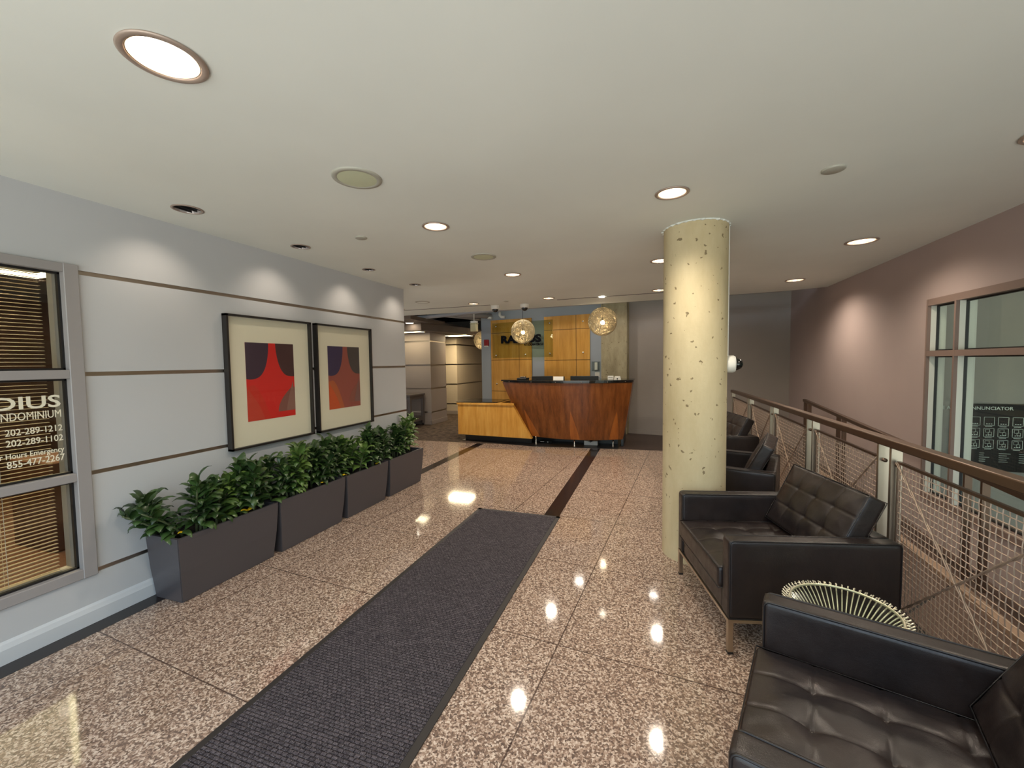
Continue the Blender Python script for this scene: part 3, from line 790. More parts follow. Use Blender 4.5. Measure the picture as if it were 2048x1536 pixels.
def leaf(bm, base, azim, elev, L, w, curl, twist, rnd):
    """one broad pointed leaf, arching"""
    n = 7; prev = None
    d = Vector((cs(azim) * cs(elev), sn(azim) * cs(elev), sn(elev)))
    side = Vector((-sn(azim), cs(azim), 0)); p = Vector(base); el = elev
    for i in range(n + 1):
        a = i / n
        wd = w * (sn(PI * min(1, a * .93 + .05)) ** .8) * (1 - .25 * a) if a < 1 else .0005
        el = elev - curl * a * a
        d = Vector((cs(azim + twist * a) * cs(el), sn(azim + twist * a) * cs(el), sn(el)))
        sd = side; up = sd.cross(d).normalized()
        wave = .12 * w * sn(a * 11 + azim * 3)
        row = [bm.verts.new(p + sd * wd + up * (wd * .42 + wave)), bm.verts.new(p), bm.verts.new(p - sd * wd + up * (wd * .42 - wave))]
        if prev:
            bm.faces.new((prev[0], prev[1], row[1], row[0])); bm.faces.new((prev[1], prev[2], row[2], row[1]))
        prev = row; p = p + d * (L / n)
def plant(loc, h, label, seed, lean=(0, 0), yellow=False, mid=False):
    rnd = random.Random(seed)
    t = thing('leafy_plant', label, 'plant', loc, 0, 'green leafy plants in the planters')
    bl = B(); bs = B(); by_ = B()
    ncane = 4
    for c in range(ncane):
        bx, by = rnd.uniform(-.07, .07), rnd.uniform(-.09, .09)
        hh = h * rnd.uniform(.62, 1.0); lx, ly = lean[0] + rnd.uniform(-.08, .08), lean[1] + rnd.uniform(-.09, .09)
        pts = [(bx + lx * (a / 6) ** 1.5, by + ly * (a / 6) ** 1.5, hh * .86 * a / 6) for a in range(7)]
        tube(bs, pts, [.010 - .0008 * a for a in range(7)], 6)
        nl = int(19 * hh / .3)
        for i in range(nl):
            a = .22 + .78 * i / nl; az = i * 2.39996 + rnd.uniform(-.3, .3)
            q = Vector((bx + lx * a ** 1.5, by + ly * a ** 1.5, hh * .86 * a))
            el = -.15 + 1.1 * a ** 2 + rnd.uniform(-.25, .25)
            leaf(bl, q, az, el + .45, rnd.uniform(.11, .17), rnd.uniform(.026, .041), rnd.uniform(1.6, 3.0), rnd.uniform(-.5, .5), rnd)
    obj('stems', bs, 'stem', t, True)
    obj('foliage', bl, 'leaf2' if mid else 'leaf', t, True)
    if yellow:
        for i in range(1):
            leaf(by_, (rnd.uniform(.085, .11), rnd.uniform(-.10, .10), .05), rnd.choice((-1, 1)) * rnd.uniform(1.0, 1.7), .6, .07, .028, 1.6, 0, rnd)
        obj('yellow_leaf', by_, 'yellow', t, True)
    return t
PP = [  # y, x, height, lean, yellow, mid, label
    (1.78, -2.96, .31, (-.02, -.16), 1, False, 'leafy plant spilling over the near end of the first planter'),
    (1.95, -2.93, .36, (.02, -.03), 0, False, 'leafy plant with wide dark leaves, second in the first planter'),
    (2.12, -2.95, .38, (0, .03), 1, True, 'lighter green plant with a yellowing leaf in the middle of the first planter'),
    (2.30, -2.95, .38, (0, .04), 1, False, 'leafy plant at the far end of the first planter'),
    (2.53, -2.95, .34, (.01, 0), 0, False, 'leafy plant at the near end of the second planter'),
    (2.72, -2.94, .40, (0, .02), 0, True, 'tall light green plant under the first framed print'),
    (2.90, -2.94, .40, (.02, 0), 2, False, 'leafy plant with small yellow bits at its foot in the second planter'),
    (3.08, -2.95, .38, (0, .03), 0, False, 'leafy plant at the far end of the second planter'),
    (3.29, -2.95, .36, (0, 0), 1, False, 'leafy plant at the near end of the third planter'),
    (3.50, -2.94, .36, (.01, .02), 0, True, 'lighter leafy plant in the middle of the third planter'),
    (3.72, -2.95, .38, (0, .02), 1, False, 'leafy plant at the far end of the third planter, with a yellow leaf'),
    (3.99, -2.95, .36, (0, 0), 0, False, 'leafy plant at the near end of the fourth planter'),
    (4.21, -2.94, .34, (.01, .02), 0, False, 'leafy plant in the middle of the fourth planter'),
    (4.47, -2.93, .40, (.02, .04), 0, True, 'upright plant at the very far end of the planter row')]
for i, (y, x, h, ln, ye, md_, lb) in enumerate(PP):
    plant((x, y, PZ - .045), h * 1.2, lb, 100 + i, ln, ye, md_)

# ================================================================= ENTRANCE MAT
t = thing('entrance_mat', 'long charcoal ribbed runner mat on the granite floor', 'mat', (0, 0, 0))
MX0, MX1, MY0, MY1 = -1.708, -.857, -.3, 3.862
bm = B(); box(bm, MX0 + .035, MX1 - .035, MY0 + .035, MY1 - .035, .002, .0095); obj('pile', bm, 'mat', t)
bm = B()
for q in ((MX0, MX0 + .036, MY0, MY1), (MX1 - .036, MX1, MY0, MY1), (MX0, MX1, MY0, MY0 + .036), (MX0, MX1, MY1 - .036, MY1)): box(bm, *q, .0015, .0065)
obj('rubber_border', bm, 'rubber', t)

# ================================================================= ARMCHAIRS
CW, CD, AZ, ZB = .824, .812, .59, .165     # width, depth, arm height, underside
ARM = .082
def tuft(W, D, nu, nv, dip=.024, seam=.004):
    us = [W * i / nu for i in range(1, nu)]; vs = [D * i / nv for i in range(1, nv)]
    def f(x, y):
        e = min(x, W - x, y, D - y)
        h = .018 * (1 - math.exp(-(e / .07) ** 2))
        dx = min(abs(x - a) for a in us); dy = min(abs(y - b) for b in vs)
        h -= seam * math.exp(-(dx / .006) ** 2) + seam * math.exp(-(dy / .006) ** 2)
        db = math.hypot(dx, dy)
        h -= dip * math.exp(-(db / .04) ** 1.1) - .004 * math.exp(-(db / .09) ** 2)
        h += .0035 * noise.noise(Vector((x * 14, y * 14, 1.7)))
        return h
    return f, us, vs
def make_chair(label):
    t = thing('armchair', label, 'armchair', (0, 0, 0), 0, 'black tufted leather armchairs')
    # local axes: x = depth (0 front .. CD back), y = width (0 near arm .. CW far arm)
    def welt(bm, pts, r=.0038): tube(bm, pts, r, 6, True)
    def rr(x0, x1, z0, z1, y, rad=.02, n=4):
        pts = []
        for cx, cz, a0 in ((x1 - rad, z1 - rad, 0), (x0 + rad, z1 - rad, PI / 2), (x0 + rad, z0 + .006, PI), (x1 - rad, z0 + .006, 1.5 * PI)):
            q = rad if cz > z0 + .05 else .006
            c0 = cx if q == rad else (x0 + q if cx < (x0 + x1) / 2 else x1 - q)
            for k in range(n + 1):
                a = a0 + PI / 2 * k / n; pts.append((c0 + q * cs(a), y, cz + q * sn(a)))
        return pts
    for y in (0, CW - ARM):
        a = obj('arm', rbox(CD, ARM, AZ - ZB - .018, .012, (40, 8, 24), None, (0, y, ZB + .018)), 'leather', t, True)
        bm = B(); welt(bm, rr(.006, CD - .006, ZB + .02, AZ - .002, y + .003)); welt(bm, rr(.006, CD - .006, ZB + .02, AZ - .002, y + ARM - .003)); obj('piping', bm, 'welt', a, True)
    a = obj('back_panel', rbox(ARM, CW - 2 * ARM, AZ - ZB - .020, .008, (8, 30, 20), None, (CD - ARM, ARM, ZB + .018)), 'leather', t, True)
    obj('seat_base', rbox(CD - ARM - .01, CW - 2 * ARM, .125, .008, (20, 20, 8), None, (.008, ARM, ZB + .018)), 'leather', t, True)
    # seat cushion
    W_, D_ = CW - 2 * ARM - .006, CD - ARM - .02
    f, us, vs = tuft(D_, W_, 4, 4)
    H = .115
    s = obj('seat_cushion', rbox(D_, W_, H, .02, (84, 84, 10), f, (-.018, ARM + .003, .300)), 'leather', t, True)
    bm = B()
    for a_ in us:
        for b_ in vs: bmesh.ops.create_icosphere(bm, subdivisions=2, radius=.0065, matrix=Matrix.Translation((a_ - .018, b_ + ARM + .003, .300 + H - .009)) @ Matrix.Diagonal((1, 1, .45, 1)))
    obj('buttons', bm, 'leather', s, True)
    bm = B()
    for z in (.303, .411):
        x0, x1, y0, y1 = -.0165, D_ - .02, ARM + .005, ARM + W_ + .001
        tube(bm, [(x0, y0, z), (x0, y1, z), (x1, y1, z), (x1, y0, z)], .0032, 6, True)
    obj('piping', bm, 'welt', s, True)
    # back cushion leaning on the back panel
    HB, TB = .40, .10
    f, us, vs = tuft(HB, W_, 3, 4, .018)
    bm = rbox(HB, W_, TB, .018, (60, 84, 8), f, (0, 0, 0))
    # local: x up the back, z towards the sitter.
    ang = R(26)
    up = Vector((sn(ang), 0, cs(ang))); fw = Vector((-cs(ang), 0, sn(ang)))
    o0 = Vector((.625, ARM + .003, .405))
    mx = Matrix(((up.x, 0, fw.x, o0.x), (0, 1, 0, o0.y), (up.z, 0, fw.z, o0.z), (0, 0, 0, 1)))
    for v in bm.verts: v.co = mx @ v.co
    bc = obj('back_cushion', bm, 'leather', t, True)
    bm = B()
    for a_ in us:
        for b_ in vs: bmesh.ops.create_icosphere(bm, subdivisions=2, radius=.0065, matrix=mx @ Matrix.Translation((a_, b_, TB - .006)) @ Matrix.Diagonal((1, 1, .45, 1)))
    obj('buttons', bm, 'leather', bc, True)
    bm = B()
    for z in (.004, TB - .004):
        tube(bm, [mx @ Vector(q) for q in ((.002, .002, z), (HB - .002, .002, z), (HB - .002, W_ - .002, z), (.002, W_ - .002, z))], .0032, 6, True)
    obj('piping', bm, 'welt', bc, True)
    # metal frame and legs
    bm = B()
    for q in ((0, CD, .0, .026), (0, CD, CW - .026, CW)): box(bm, q[0], q[1], q[2], q[3], ZB, ZB + .017)
    box(bm, 0, .026, .026, CW - .026, ZB, ZB + .017); box(bm, CD - .026, CD, .026, CW - .026, ZB, ZB + .017)
    obj('steel_frame', bm, 'steel', t)
    for x in (.001, CD - .026):
        for y in (.001, CW - .026):
            bm = B(); box(bm, x, x + .025, y, y + .025, .012, ZB); l = obj('leg', bm, 'steel', t)
            bm = B(); box(bm, x - .001, x + .026, y - .001, y + .026, .0, .012); obj('glide', bm, 'black_m', l)
    return t
def place(t, x, y, deg): t.location = (x, y, .0008); t.rotation_euler = (0, 0, R(deg))
chB = make_chair('black leather armchair in the middle, just right of the concrete column'); place(chB, .359, 2.275, 13.8)
for lb, x, y, dg in (('black leather armchair nearest the camera, cut by the bottom right corner', .165, 1.03, -17.5),
                     ('black leather armchair directly behind the concrete column', .13, 3.95, -16.),
                     ('farthest black leather armchair, at the end of the railing', .373, 5.32, 12.)):
    c = copy_tree(chB); place(c, x, y, dg); tag(c, lb, 'armchair', 'black tufted leather armchairs')

# ================================================================= WIRE TABLE
TX, TY, TZ, TR = .752, 2.035, .46, .193
t = thing('wire_side_table', 'round glass-topped table of fanned metal rods between two armchairs', 'table', (TX, TY, 0))
M['nickel'] = mat('champagne_nickel', rgb(226, 220, 196), .32, .75)
bm = B(); N = 60
for k in range(N):
    a = 2 * PI * k / N
    pts = []
    for i in range(13):
        q = i / 12
        r = .15 - .085 * sn(PI * q * .72) + (.132 * max(0, (q - .45) / .55) ** 1.7)
        tw = a
        pts.append((r * cs(tw), r * sn(tw), .006 + q * (TZ - .006)))
    tube(bm, pts, .0030, 5)
    # bead ends standing just outside the rim
obj('rods', bm, 'nickel', t, True)
bm = B()
for k in range(N):
    a = 2 * PI * k / N
    bmesh.ops.create_icosphere(bm, subdivisions=1, radius=.0038, matrix=Matrix.Translation(((TR + .006) * cs(a), (TR + .006) * sn(a), TZ + .003)))
    tube(bm, [((TR - .004) * cs(a), (TR - .004) * sn(a), TZ + .002), ((TR + .006) * cs(a), (TR + .006) * sn(a), TZ + .003)], .0022, 5)
obj('rod_tips', bm, 'nickel', t, True)
def ring(bm, r, z, th, n=56): tube(bm, [(r * cs(2 * PI * k / n), r * sn(2 * PI * k / n), z) for k in range(n)], th, 8, True)
bm = B(); ring(bm, TR - .006, TZ - .004, .0055); obj('rim', bm, 'nickel', t, True)
bm = B(); ring(bm, .15, .008, .005); ring(bm, .075, .21, .0035); obj('base_ring', bm, 'nickel', t, True)
bm = B(); lathe(bm, [(0, TZ - .002), (TR - .012, TZ - .002), (TR - .010, TZ + .002), (TR - .012, TZ + .005), (0, TZ + .005)], n=56, cap=False); obj('glass_top', bm, 'glass_t', t)

# ================================================================= RAILINGS
RX = 1.25
def rail_z(y): return 1.06 + (1.9 - y) * .0115      # the handrail drops very slightly towards the back
t = thing('mesh_railing', 'long metal railing with woven wire panels behind the armchairs', 'railing', (0, 0, 0))
bm = B()
y0, y1 = -.6, 7.80
vs = []
for y in (y0, y1):
    z = rail_z(y); vs += [bm.verts.new(p) for p in ((RX - .032, y, z - .045), (RX + .032, y, z - .045), (RX + .032, y, z), (RX - .032, y, z))]
for f_ in ((0, 1, 2, 3), (7, 6, 5, 4), (0, 4, 5, 1), (1, 5, 6, 2), (2, 6, 7, 3), (3, 7, 4, 0)): bm.faces.new([vs[i] for i in f_])
bev(bm, .006, 2); obj('handrail', bm, 'steel_d', t)
PY = [(7.72, 7.72), (6.48, 6.345), (5.30, 5.165), (4.12, 3.985), (2.93, 2.795), (1.745, 1.61), (.56, .425), (-.55, -.55)]
def wiremesh(bm, y0, y1, z0, z1, x, pitch=.030, r=.0023):
    """crimped woven wire"""
    n = int((y1 - y0) / pitch); m_ = int((z1 - z0) / pitch)
    for i in range(n + 1):
        y = y0 + (y1 - y0) * i / n
        tube(bm, [(x + (.0013 if (i + k) % 2 else -.0013), y, z0 + (z1 - z0) * k / m_) for k in range(m_ + 1)], r, 4)
    for k in range(m_ + 1):
        z = z0 + (z1 - z0) * k / m_
        tube(bm, [(x - (.0013 if (i + k) % 2 else -.0013), y0 + (y1 - y0) * i / n, z) for i in range(n + 1)], r, 4)
for i, (a, b) in enumerate(PY):
    for yy in ((a, b) if a != b else (a,)):
        z = rail_z(yy) - .045
        bm = B(); box(bm, RX - .026, RX + .026, yy - .011, yy + .011, 0.0, z); bev(bm, .002, 1)
        p = obj('post', bm, 'steel_m', t)
        bm = B(); tube(bm, [(RX, yy - .028, z - .09), (RX, yy + .028, z - .09)], .011, 10); obj('bolt', bm, 'steel_d', p, True)
for (a, b), (c, d) in zip(PY, PY[1:]):
    ya, yb = b - .035, c + .035       # far and near ends
    zt, zb_ = rail_z(ya) - .118, .09
    bm = B(); wiremesh(bm, yb, ya, zb_, zt, RX)
    p = obj('wire_panel', bm, 'wire', t)
    bm = B()
    for q in ((yb - .006, ya + .006, zt - .006, zt + .008), (yb - .006, ya + .006, zb_ - .008, zb_ + .006), (yb - .008, yb, zb_, zt), (ya, ya + .008, zb_, zt)): box(bm, RX - .008, RX + .008, *q)
    obj('panel_frame', bm, 'steel_d', p)
    for (q0, q1) in (((ya, zt), (yb, zb_)), ((yb, zt), (ya, zb_))):
        bm = B(); off = -.012
        for s_ in (0, PI):
            tube(bm, [(RX + off + .004 * cs(k * 1.1 + s_), q0[0] + (q1[0] - q0[0]) * k / 40 , q0[1] + (q1[1] - q0[1]) * k / 40 + .004 * sn(k * 1.1 + s_)) for k in range(41)], .0034, 5)
        obj('brace', bm, 'wire', p, True)

# ramp railing on the curb
t = thing('ramp_railing', 'second plain metal handrail sloping down the ramp by the mauve wall', 'railing', (0, 0, 0))
X2 = 2.0
def r2z(y): return .719 + (y - 3.151) * .058
bm = B(); vs = []
for y in (-.6, 6.83):
    z = r2z(y); vs += [bm.verts.new(p) for p in ((X2 - .022, y, z - .038), (X2 + .022, y, z - .038), (X2 + .022, y, z), (X2 - .022, y, z))]
for f_ in ((0, 1, 2, 3), (7, 6, 5, 4), (0, 4, 5, 1), (1, 5, 6, 2), (2, 6, 7, 3), (3, 7, 4, 0)): bm.faces.new([vs[i] for i in f_])
bev(bm, .004, 2); obj('handrail', bm, 'steel_d', t)
for y in (6.78, 6.62, 5.68, 5.53, 4.62, 4.5, 3.60, 3.44, 2.5, 2.35, 1.4):
    bm = B(); box(bm, X2 - .02, X2 + .02, y - .01, y + .01, rz(y) + .098, r2z(y) - .036); obj('post', bm, 'steel_d', t)

# ================================================================= ANNUNCIATOR PANEL BEYOND THE WINDOW
t = thing('annunciator_panel', 'glossy black fire alarm sign on the wall beyond the right window', 'sign', (2.50, 4.748, 0))
M['signblack'] = mat('sign_black', rgb(12, 16, 15), .12, spec=.6)
bm = B(); box(bm, .0, .86, -.03, 0, .50, 1.085); bev(bm, .004, 1); obj('plate', bm, 'signblack', t)
Ts = lambda x, z: Matrix(((1, 0, 0, x), (0, 0, -1, -.0315), (0, 1, 0, z), (0, 0, 0, 1)))
text_obj('lettering', 'FIRE ALARM ANNUNCIATOR', .040, 'text_s', t, Ts(.400, 1.035), 'RIGHT', .0005, .0004, 1.02)
bm = B()
def outline(x, z, w_, h_, q=.0028):
    for a in ((x, x + w_, z, z + q), (x, x + w_, z + h_ - q, z + h_), (x, x + q, z, z + h_), (x + w_ - q, x + w_, z, z + h_)): box(bm, a[0], a[1], -.0325, -.0305, a[2], a[3])
rnd = random.Random(3)
for r_, z in enumerate((.898, .800, .700)):
    for c_ in range(8):
        x = .025 + c_ * .0935 + .0
        outline(x, z, .07, .075)
        if r_: outline(x + .012, z + .038, .03, .028, .002); outline(x + .03, z + .018, .024, .024, .002)
        for q in range(3): box(bm, x + .016 + q * .015, x + .025 + q * .015, -.0325, -.0305, z + .012, z + .018)
        box(bm, x + .01, x + .055, -.0325, -.0305, z - .010, z - .006)
for c_ in range(6):
    for k in range(5):
        L = rnd.uniform(.03, .075); box(bm, .06 + c_ * .13, .06 + c_ * .13 + L, -.0325, -.0305, .655 - k * .018, .658 - k * .018)
obj('diagram', bm, 'text_s', t)

# ================================================================= RECEPTION COUNTER
def arc3(A, Mi, E, n, ext=0.):
    """points of the parabola through A (t=0), Mi (t=.5ish), E (t=1)"""
    out = []
    for i in range(n + 1):
        s_ = i / n
        q = [(1 - s_) * A[k] + s_ * E[k] + 4 * s_ * (1 - s_) * (Mi[k] - (A[k] + E[k]) / 2) for k in (0, 1)]
        out.append(Vector((q[0], q[1], 0)))
    return out
NT, NH = 48, 12
TOP = arc3((-2.705, 7.30), (-1.47, 6.96), (-.352, 7.30), NT); BOT = arc3((-2.225, 7.32), (-1.33, 7.10), (-.515, 7.36), NT)
ZT_, ZB_ = 1.135, .145
def dskp(s_, h, off=0.):
    i = min(max(s_, 0), 1) * NT; k = min(int(i), NT - 1); f_ = i - k
    a = TOP[k].lerp(TOP[k + 1], f_); b = BOT[k].lerp(BOT[k + 1], f_)
    e = h ** .9
    p = b.lerp(a, e); p.z = ZB_ + (ZT_ - ZB_) * h
    tn = (TOP[k + 1] - TOP[k]).normalized(); p += Vector((tn.y, -tn.x, 0)) * off
    return p
t = thing('reception_counter', 'boat-shaped dark red-brown reception counter with a black top', 'reception desk', (0, 0, 0))
bm = B()
g = [[bm.verts.new(dskp(i / NT, j / NH)) for j in range(NH + 1)] for i in range(NT + 1)]
gi = [[bm.verts.new(dskp(i / NT, j / NH, -.04) + Vector((.035 if i == 0 else (-.035 if i == NT else 0), .0, 0))) for j in range(NH + 1)] for i in range(NT + 1)]
for i in range(NT):
    for j in range(NH):
        bm.faces.new((g[i][j], g[i + 1][j], g[i + 1][j + 1], g[i][j + 1])); bm.faces.new((gi[i][j + 1], gi[i + 1][j + 1], gi[i + 1][j], gi[i][j]))
    bm.faces.new((g[i][0], gi[i][0], gi[i + 1][0], g[i + 1][0])); bm.faces.new((g[i][NH], g[i + 1][NH], gi[i + 1][NH], gi[i][NH]))
for i in (0, NT):                       # slanted side returns running back from the curved front
    ob = [bm.verts.new(dskp(i / NT, j / NH) + Vector((0, .55, 0))) for j in range(NH + 1)]
    ib = [bm.verts.new(gi[i][j].co + Vector((0, .55, 0))) for j in range(NH + 1)]
    for j in range(NH):
        bm.faces.new((g[i][j], g[i][j + 1], ob[j + 1], ob[j])); bm.faces.new((gi[i][j], ib[j], ib[j + 1], gi[i][j + 1])); bm.faces.new((ob[j], ob[j + 1], ib[j + 1], ib[j]))
    bm.faces.new((g[i][0], ob[0], ib[0], gi[i][0])); bm.faces.new((g[i][NH], gi[i][NH], ib[NH], ob[NH]))
o = obj('body', bm, 'cherry', t); sharp(o, 30)
for sc_ in (.105, .52, .905):       # lighter flame-shaped veneers rising above each foot
    bm = B(); rows = []
    for j in range(15):
        h = .003 + .50 * j / 14; wd = .045 * (1 - (j / 14) ** 1.3) + .0004
        rows.append([bm.verts.new(dskp(sc_ + s_ * wd, h, .0025)) for s_ in (-1, -.33, .33, 1)])
    for A, D in zip(rows, rows[1:]):
        for k in range(3): bm.faces.new((A[k], A[k + 1], D[k + 1], D[k]))
    obj('inlay', bm, 'inlay', t)
bm = B()
for z0, z1, off, in ((1.135, 1.152, -.02), (1.158, 1.182, .03)):
    ou = [p + Vector((0, 0, 0)) for p in (dskp(i / NT, 1, off) for i in range(NT + 1))]
    poly = [(p.x, p.y) for p in ou] + [(ou[-1].x, ou[-1].y + .55), (ou[0].x, ou[0].y + .55)]
    prism(bm, poly, z0, z1)
obj('countertop', bm, 'black', t)
for s_ in (.06, .25, .44, .63, .82, .95):
    p = dskp(s_, 1, -.015); bm = B(); lathe(bm, [(.012, 1.145), (.012, 1.165)], (p.x, p.y, 0), 12); obj('standoff', bm, 'chrome', t, True)
for x, y in ((-2.036, 7.215), (-1.326, 7.18), (-.679, 7.35)):
    bm = B(); lathe(bm, [(.024, .0), (.016, .01), (.011, .05), (.011, .15)], (x, y, .004), 16); obj('leg', bm, 'chrome', t, True)
bm = B(); box(bm, -2.3, -.62, 7.62, 7.66, .004, .15); obj('plinth', bm, 'plinth', t)

# low maple cabinet
t = thing('low_cabinet', 'low golden maple cabinet with a glass top, left of the counter', 'cabinet', (0, 0, 0))
YC = 7.19
def front(poly, y0, y1, m, name):
    bm = B(); a = [bm.verts.new((x, y0, z)) for x, z in poly]; b = [bm.verts.new((x, y1, z)) for x, z in poly]
    bm.faces.new(a); bm.faces.new(b[::-1])
    for i in range(len(poly)): j = (i + 1) % len(poly); bm.faces.new((a[i], b[i], b[j], a[j]))
    return obj(name, bm, m, t)
front([(-3.59, .132), (-2.11, .108), (-2.46, .705), (-3.59, .705)], YC, YC + .10, 'maple', 'front_panel')
bm = B(); box(bm, -3.59, -2.75, YC + .10, YC + .70, .13, .705); obj('body', bm, 'maple', t)
bm = B(); prism(bm, [(-3.605, YC - .02), (-2.44, YC - .02), (-2.47, YC + .12), (-2.75, YC + .12), (-2.75, YC + .72), (-3.605, YC + .72)], .708, .745); bev(bm, .003, 1); obj('wood_top', bm, 'maple', t)
bm = B(); prism(bm, [(-3.63, YC - .01), (-2.80, YC + .06), (-2.78, YC + .73), (-3.63, YC + .73)], .750, .760); obj('glass_top', bm, 'black', t)
bm = B(); box(bm, -3.50, -2.15, YC + .13, YC + .6, .003, .13); obj('plinth', bm, 'plinth', t)

# things on and under the counter
def dz(): return 1.1825
t = thing('desk_phone', 'black desk phone on the left of the reception counter', 'phone', (-2.33, 7.42, dz()))
bm = bbox(-.10, .09, -.09, .09, 0, .03, .006); obj('base', bm, 'black_m', t)
bm = bbox(-.055, .055, -.03, .02, .032, .052, .008); obj('handset', bm, 'black_m', t)
bm = B(); tube(bm, [(.09, .02, .015), (.13, .03, .03), (.17, .02, .026), (.21, .03, .008), (.23, .05, .003)], .003, 6); obj('cord', bm, 'black_m', t, True)
for x0, x1, y, lb in ((-2.23, -1.82, 7.66, 'black monitor showing above the counter, left of the white nameplate'), (-1.48, -.965, 7.66, 'wider black monitor showing above the counter, right of the nameplate')):
    t = thing('monitor', lb, 'monitor', ((x0 + x1) / 2, y, 0), 0, None); h = (x1 - x0) / 2
    zt = 1.235
    bm = bbox(-h, h, -.025, .02, zt - .34, zt, .006); obj('screen_housing', bm, 'black_m', t)
    bm = B(); box(bm, -.03, .03, -.045, -.026, .90, zt - .12); box(bm, -.11, .11, -.10, .08, .72, .735); obj('stand', bm, 'black_m', t)
    bm = B(); box(bm, -h + .015, h - .015, .0205, .022, zt - .32, zt - .015); obj('screen', bm, 'black', t)
bm = bbox(-2.9 + .35, -.45, 7.46, 8.1, .70, .72, .004); tag(obj('desk_worktop', bm, 'plinth'), 'inner worktop behind the reception counter, carrying the monitors', 'worktop')
bm = B(); box(bm, -2.5, -2.46, 7.46, 8.1, 0.004, .70); box(bm, -.55, -.51, 7.46, 8.1, .004, .70); o = obj('leg', bm, 'plinth', C.objects['desk_worktop'])
t = thing('nameplate', 'white nameplate standing on the counter between the two monitors', 'sign', (-1.60, 7.16, dz()))
bm = B(); prism(bm, [(0, 0), (.05, 0), (.025, .062)], -.095, .09, Matrix(((0, 0, 1, 0), (1, 0, 0, 0), (0, 1, 0, 0), (0, 0, 0, 1)))); obj('plate', bm, 'paper', t)
bm = B(); box(bm, .09, .10, .0, .052, 0, .062); obj('end_cap', bm, 'black_m', t)
text_obj('lettering', 'CONCIERGE', .028, 'text_k', t, Matrix(((1, 0, 0, 0), (0, .37, -.93, .0085), (0, .93, .37, .017), (0, 0, 0, 1))), 'CENTER', .0004, .0003, 1.05)
t = thing('card_holder', 'small white card holder with dark print, on the right of the counter', 'card holder', (-.715, 7.30, dz()))
bm = bbox(-.048, .048, -.01, .04, 0, .066, .003, 1); obj('holder', bm, 'paper', t)
bm = B()
for k in range(7): box(bm, -.035 + k * .0105, -.028 + k * .0105, -.0115, -.0095, .034, .044)
obj('print', bm, 'text_k', t)
t = thing('tissue_box', 'low white box with a dark spot, rightmost on the counter', 'box', (-.60, 7.33, dz()))
bm = B(); prism(bm, [(-.058, 0), (.058, 0), (.045, .058), (-.045, .058)], -.045, .045, Matrix(((1, 0, 0, 0), (0, 0, 1, 0), (0, 1, 0, 0), (0, 0, 0, 1)))); obj('box_body', bm, 'paper', t)
bm = B(); lathe(bm, [(0, -.047), (.012, -.0465)], (0, 0, 0), 16, Matrix(((1, 0, 0, 0), (0, 0, 1, 0), (0, -1, 0, .016), (0, 0, 0, 1))), False); obj('spot_mark', bm, 'text_k', t)
bm = B(); prism(bm, [(-1.19, .05), (-1.19, .125), (-1.13, .12), (-1.08, .098), (-1.03, .12), (-.955, .125), (-.955, .05)], 7.40, 7.5, Matrix(((1, 0, 0, 0), (0, 0, 1, 0), (0, 1, 0, -.045), (0, 0, 0, 1))))
tag(obj('paper_packet', bm, 'paper'), 'pale torn packet lying under the counter between two feet', 'packet')
t = thing('power_strip', 'dark power strip with small lights under the counter near its left foot', 'power strip', (-1.93, 7.42, .004))
bm = bbox(-.14, .14, -.03, .03, 0, .04, .005); obj('body', bm, 'black', t)
bm = B(); box(bm, -.07, 0, -.032, -.029, .018, .026); box(bm, .06, .078, -.032, -.029, .012, .028); obj('indicator', bm, 'paper', t)

# ================================================================= BACK WALL
def wbox(bm, s0, s1, o0, o1, z0, z1): box(bm, s0, s1, -o1, -o0, z0, z1, WB)
def wroot(name, label, cat, group=None):
    t = thing(name, label, cat, (0, 0, 0), 0, group); t.matrix_world = WB.copy(); return t
def lbox(bm, s0, s1, o0, o1, z0, z1): box(bm, s0, s1, -o1, -o0, z0, z1)
def bolt(parent, s, z, off, r=.022):
    bm = B(); lathe(bm, [(r, off - .02), (r, off + .002), (r * .8, off + .008), (0, off + .009)], (0, 0, 0), 18, Matrix(((1, 0, 0, s), (0, 0, -1, 0), (0, 1, 0, z), (0, 0, 0, 1)))); return obj('bolt', bm, 'chrome', parent, True)
t = wroot('wood_wall_panel', 'golden wood wall panel on the left, behind the RADIUS lettering', 'wall panel', 'golden wood panels behind reception')
bm = B(); G = .0055
for s0, s1 in ((-3.26, -2.50), (-2.50, -2.172)):
    for z0, z1 in ((.02, .82), (.82, 1.566), (1.566, 2.21), (2.21, 2.525)): lbox(bm, s0 + G, s1 - G, .0, .03, z0 + G, z1 - G)
obj('boards', bm, 'maple_w', t)
bm = B(); lbox(bm, -3.255, -2.177, 0, .02, .03, 2.52); obj('backing', bm, 'warm_d', t)
for s_, z in ((-3.106, .994), (-2.35, .994)): bolt(t, s_, z, .032)
t = wroot('wood_wall_panel', 'golden wood wall panel on the right, beside the concrete pilaster', 'wall panel', 'golden wood panels behind reception')
bm = B()
for s0, s1 in ((-1.868, -1.109), (-1.109, -.795)):
    for z0, z1 in ((.02, .82), (.82, 1.54), (1.54, 2.215), (2.215, 2.525)): lbox(bm, s0 + G, s1 - G, .0, .03, z0 + G, z1 - G)
obj('boards', bm, 'maple_w', t)
bm = B(); lbox(bm, -1.863, -.80, 0, .02, .03, 2.52); obj('backing', bm, 'warm_d', t)
for s_, z in ((-.954, 2.37), (-.951, 1.698)): bolt(t, s_, z, .032)
t = wroot('glass_sign', 'clear greenish glass sign lettered RADIUS at Logan Circle', 'sign')
bm = B(); lbox(bm, -3.188, -1.638, .062, .072, 1.615, 2.445); obj('pane', bm, 'glass_s', t)
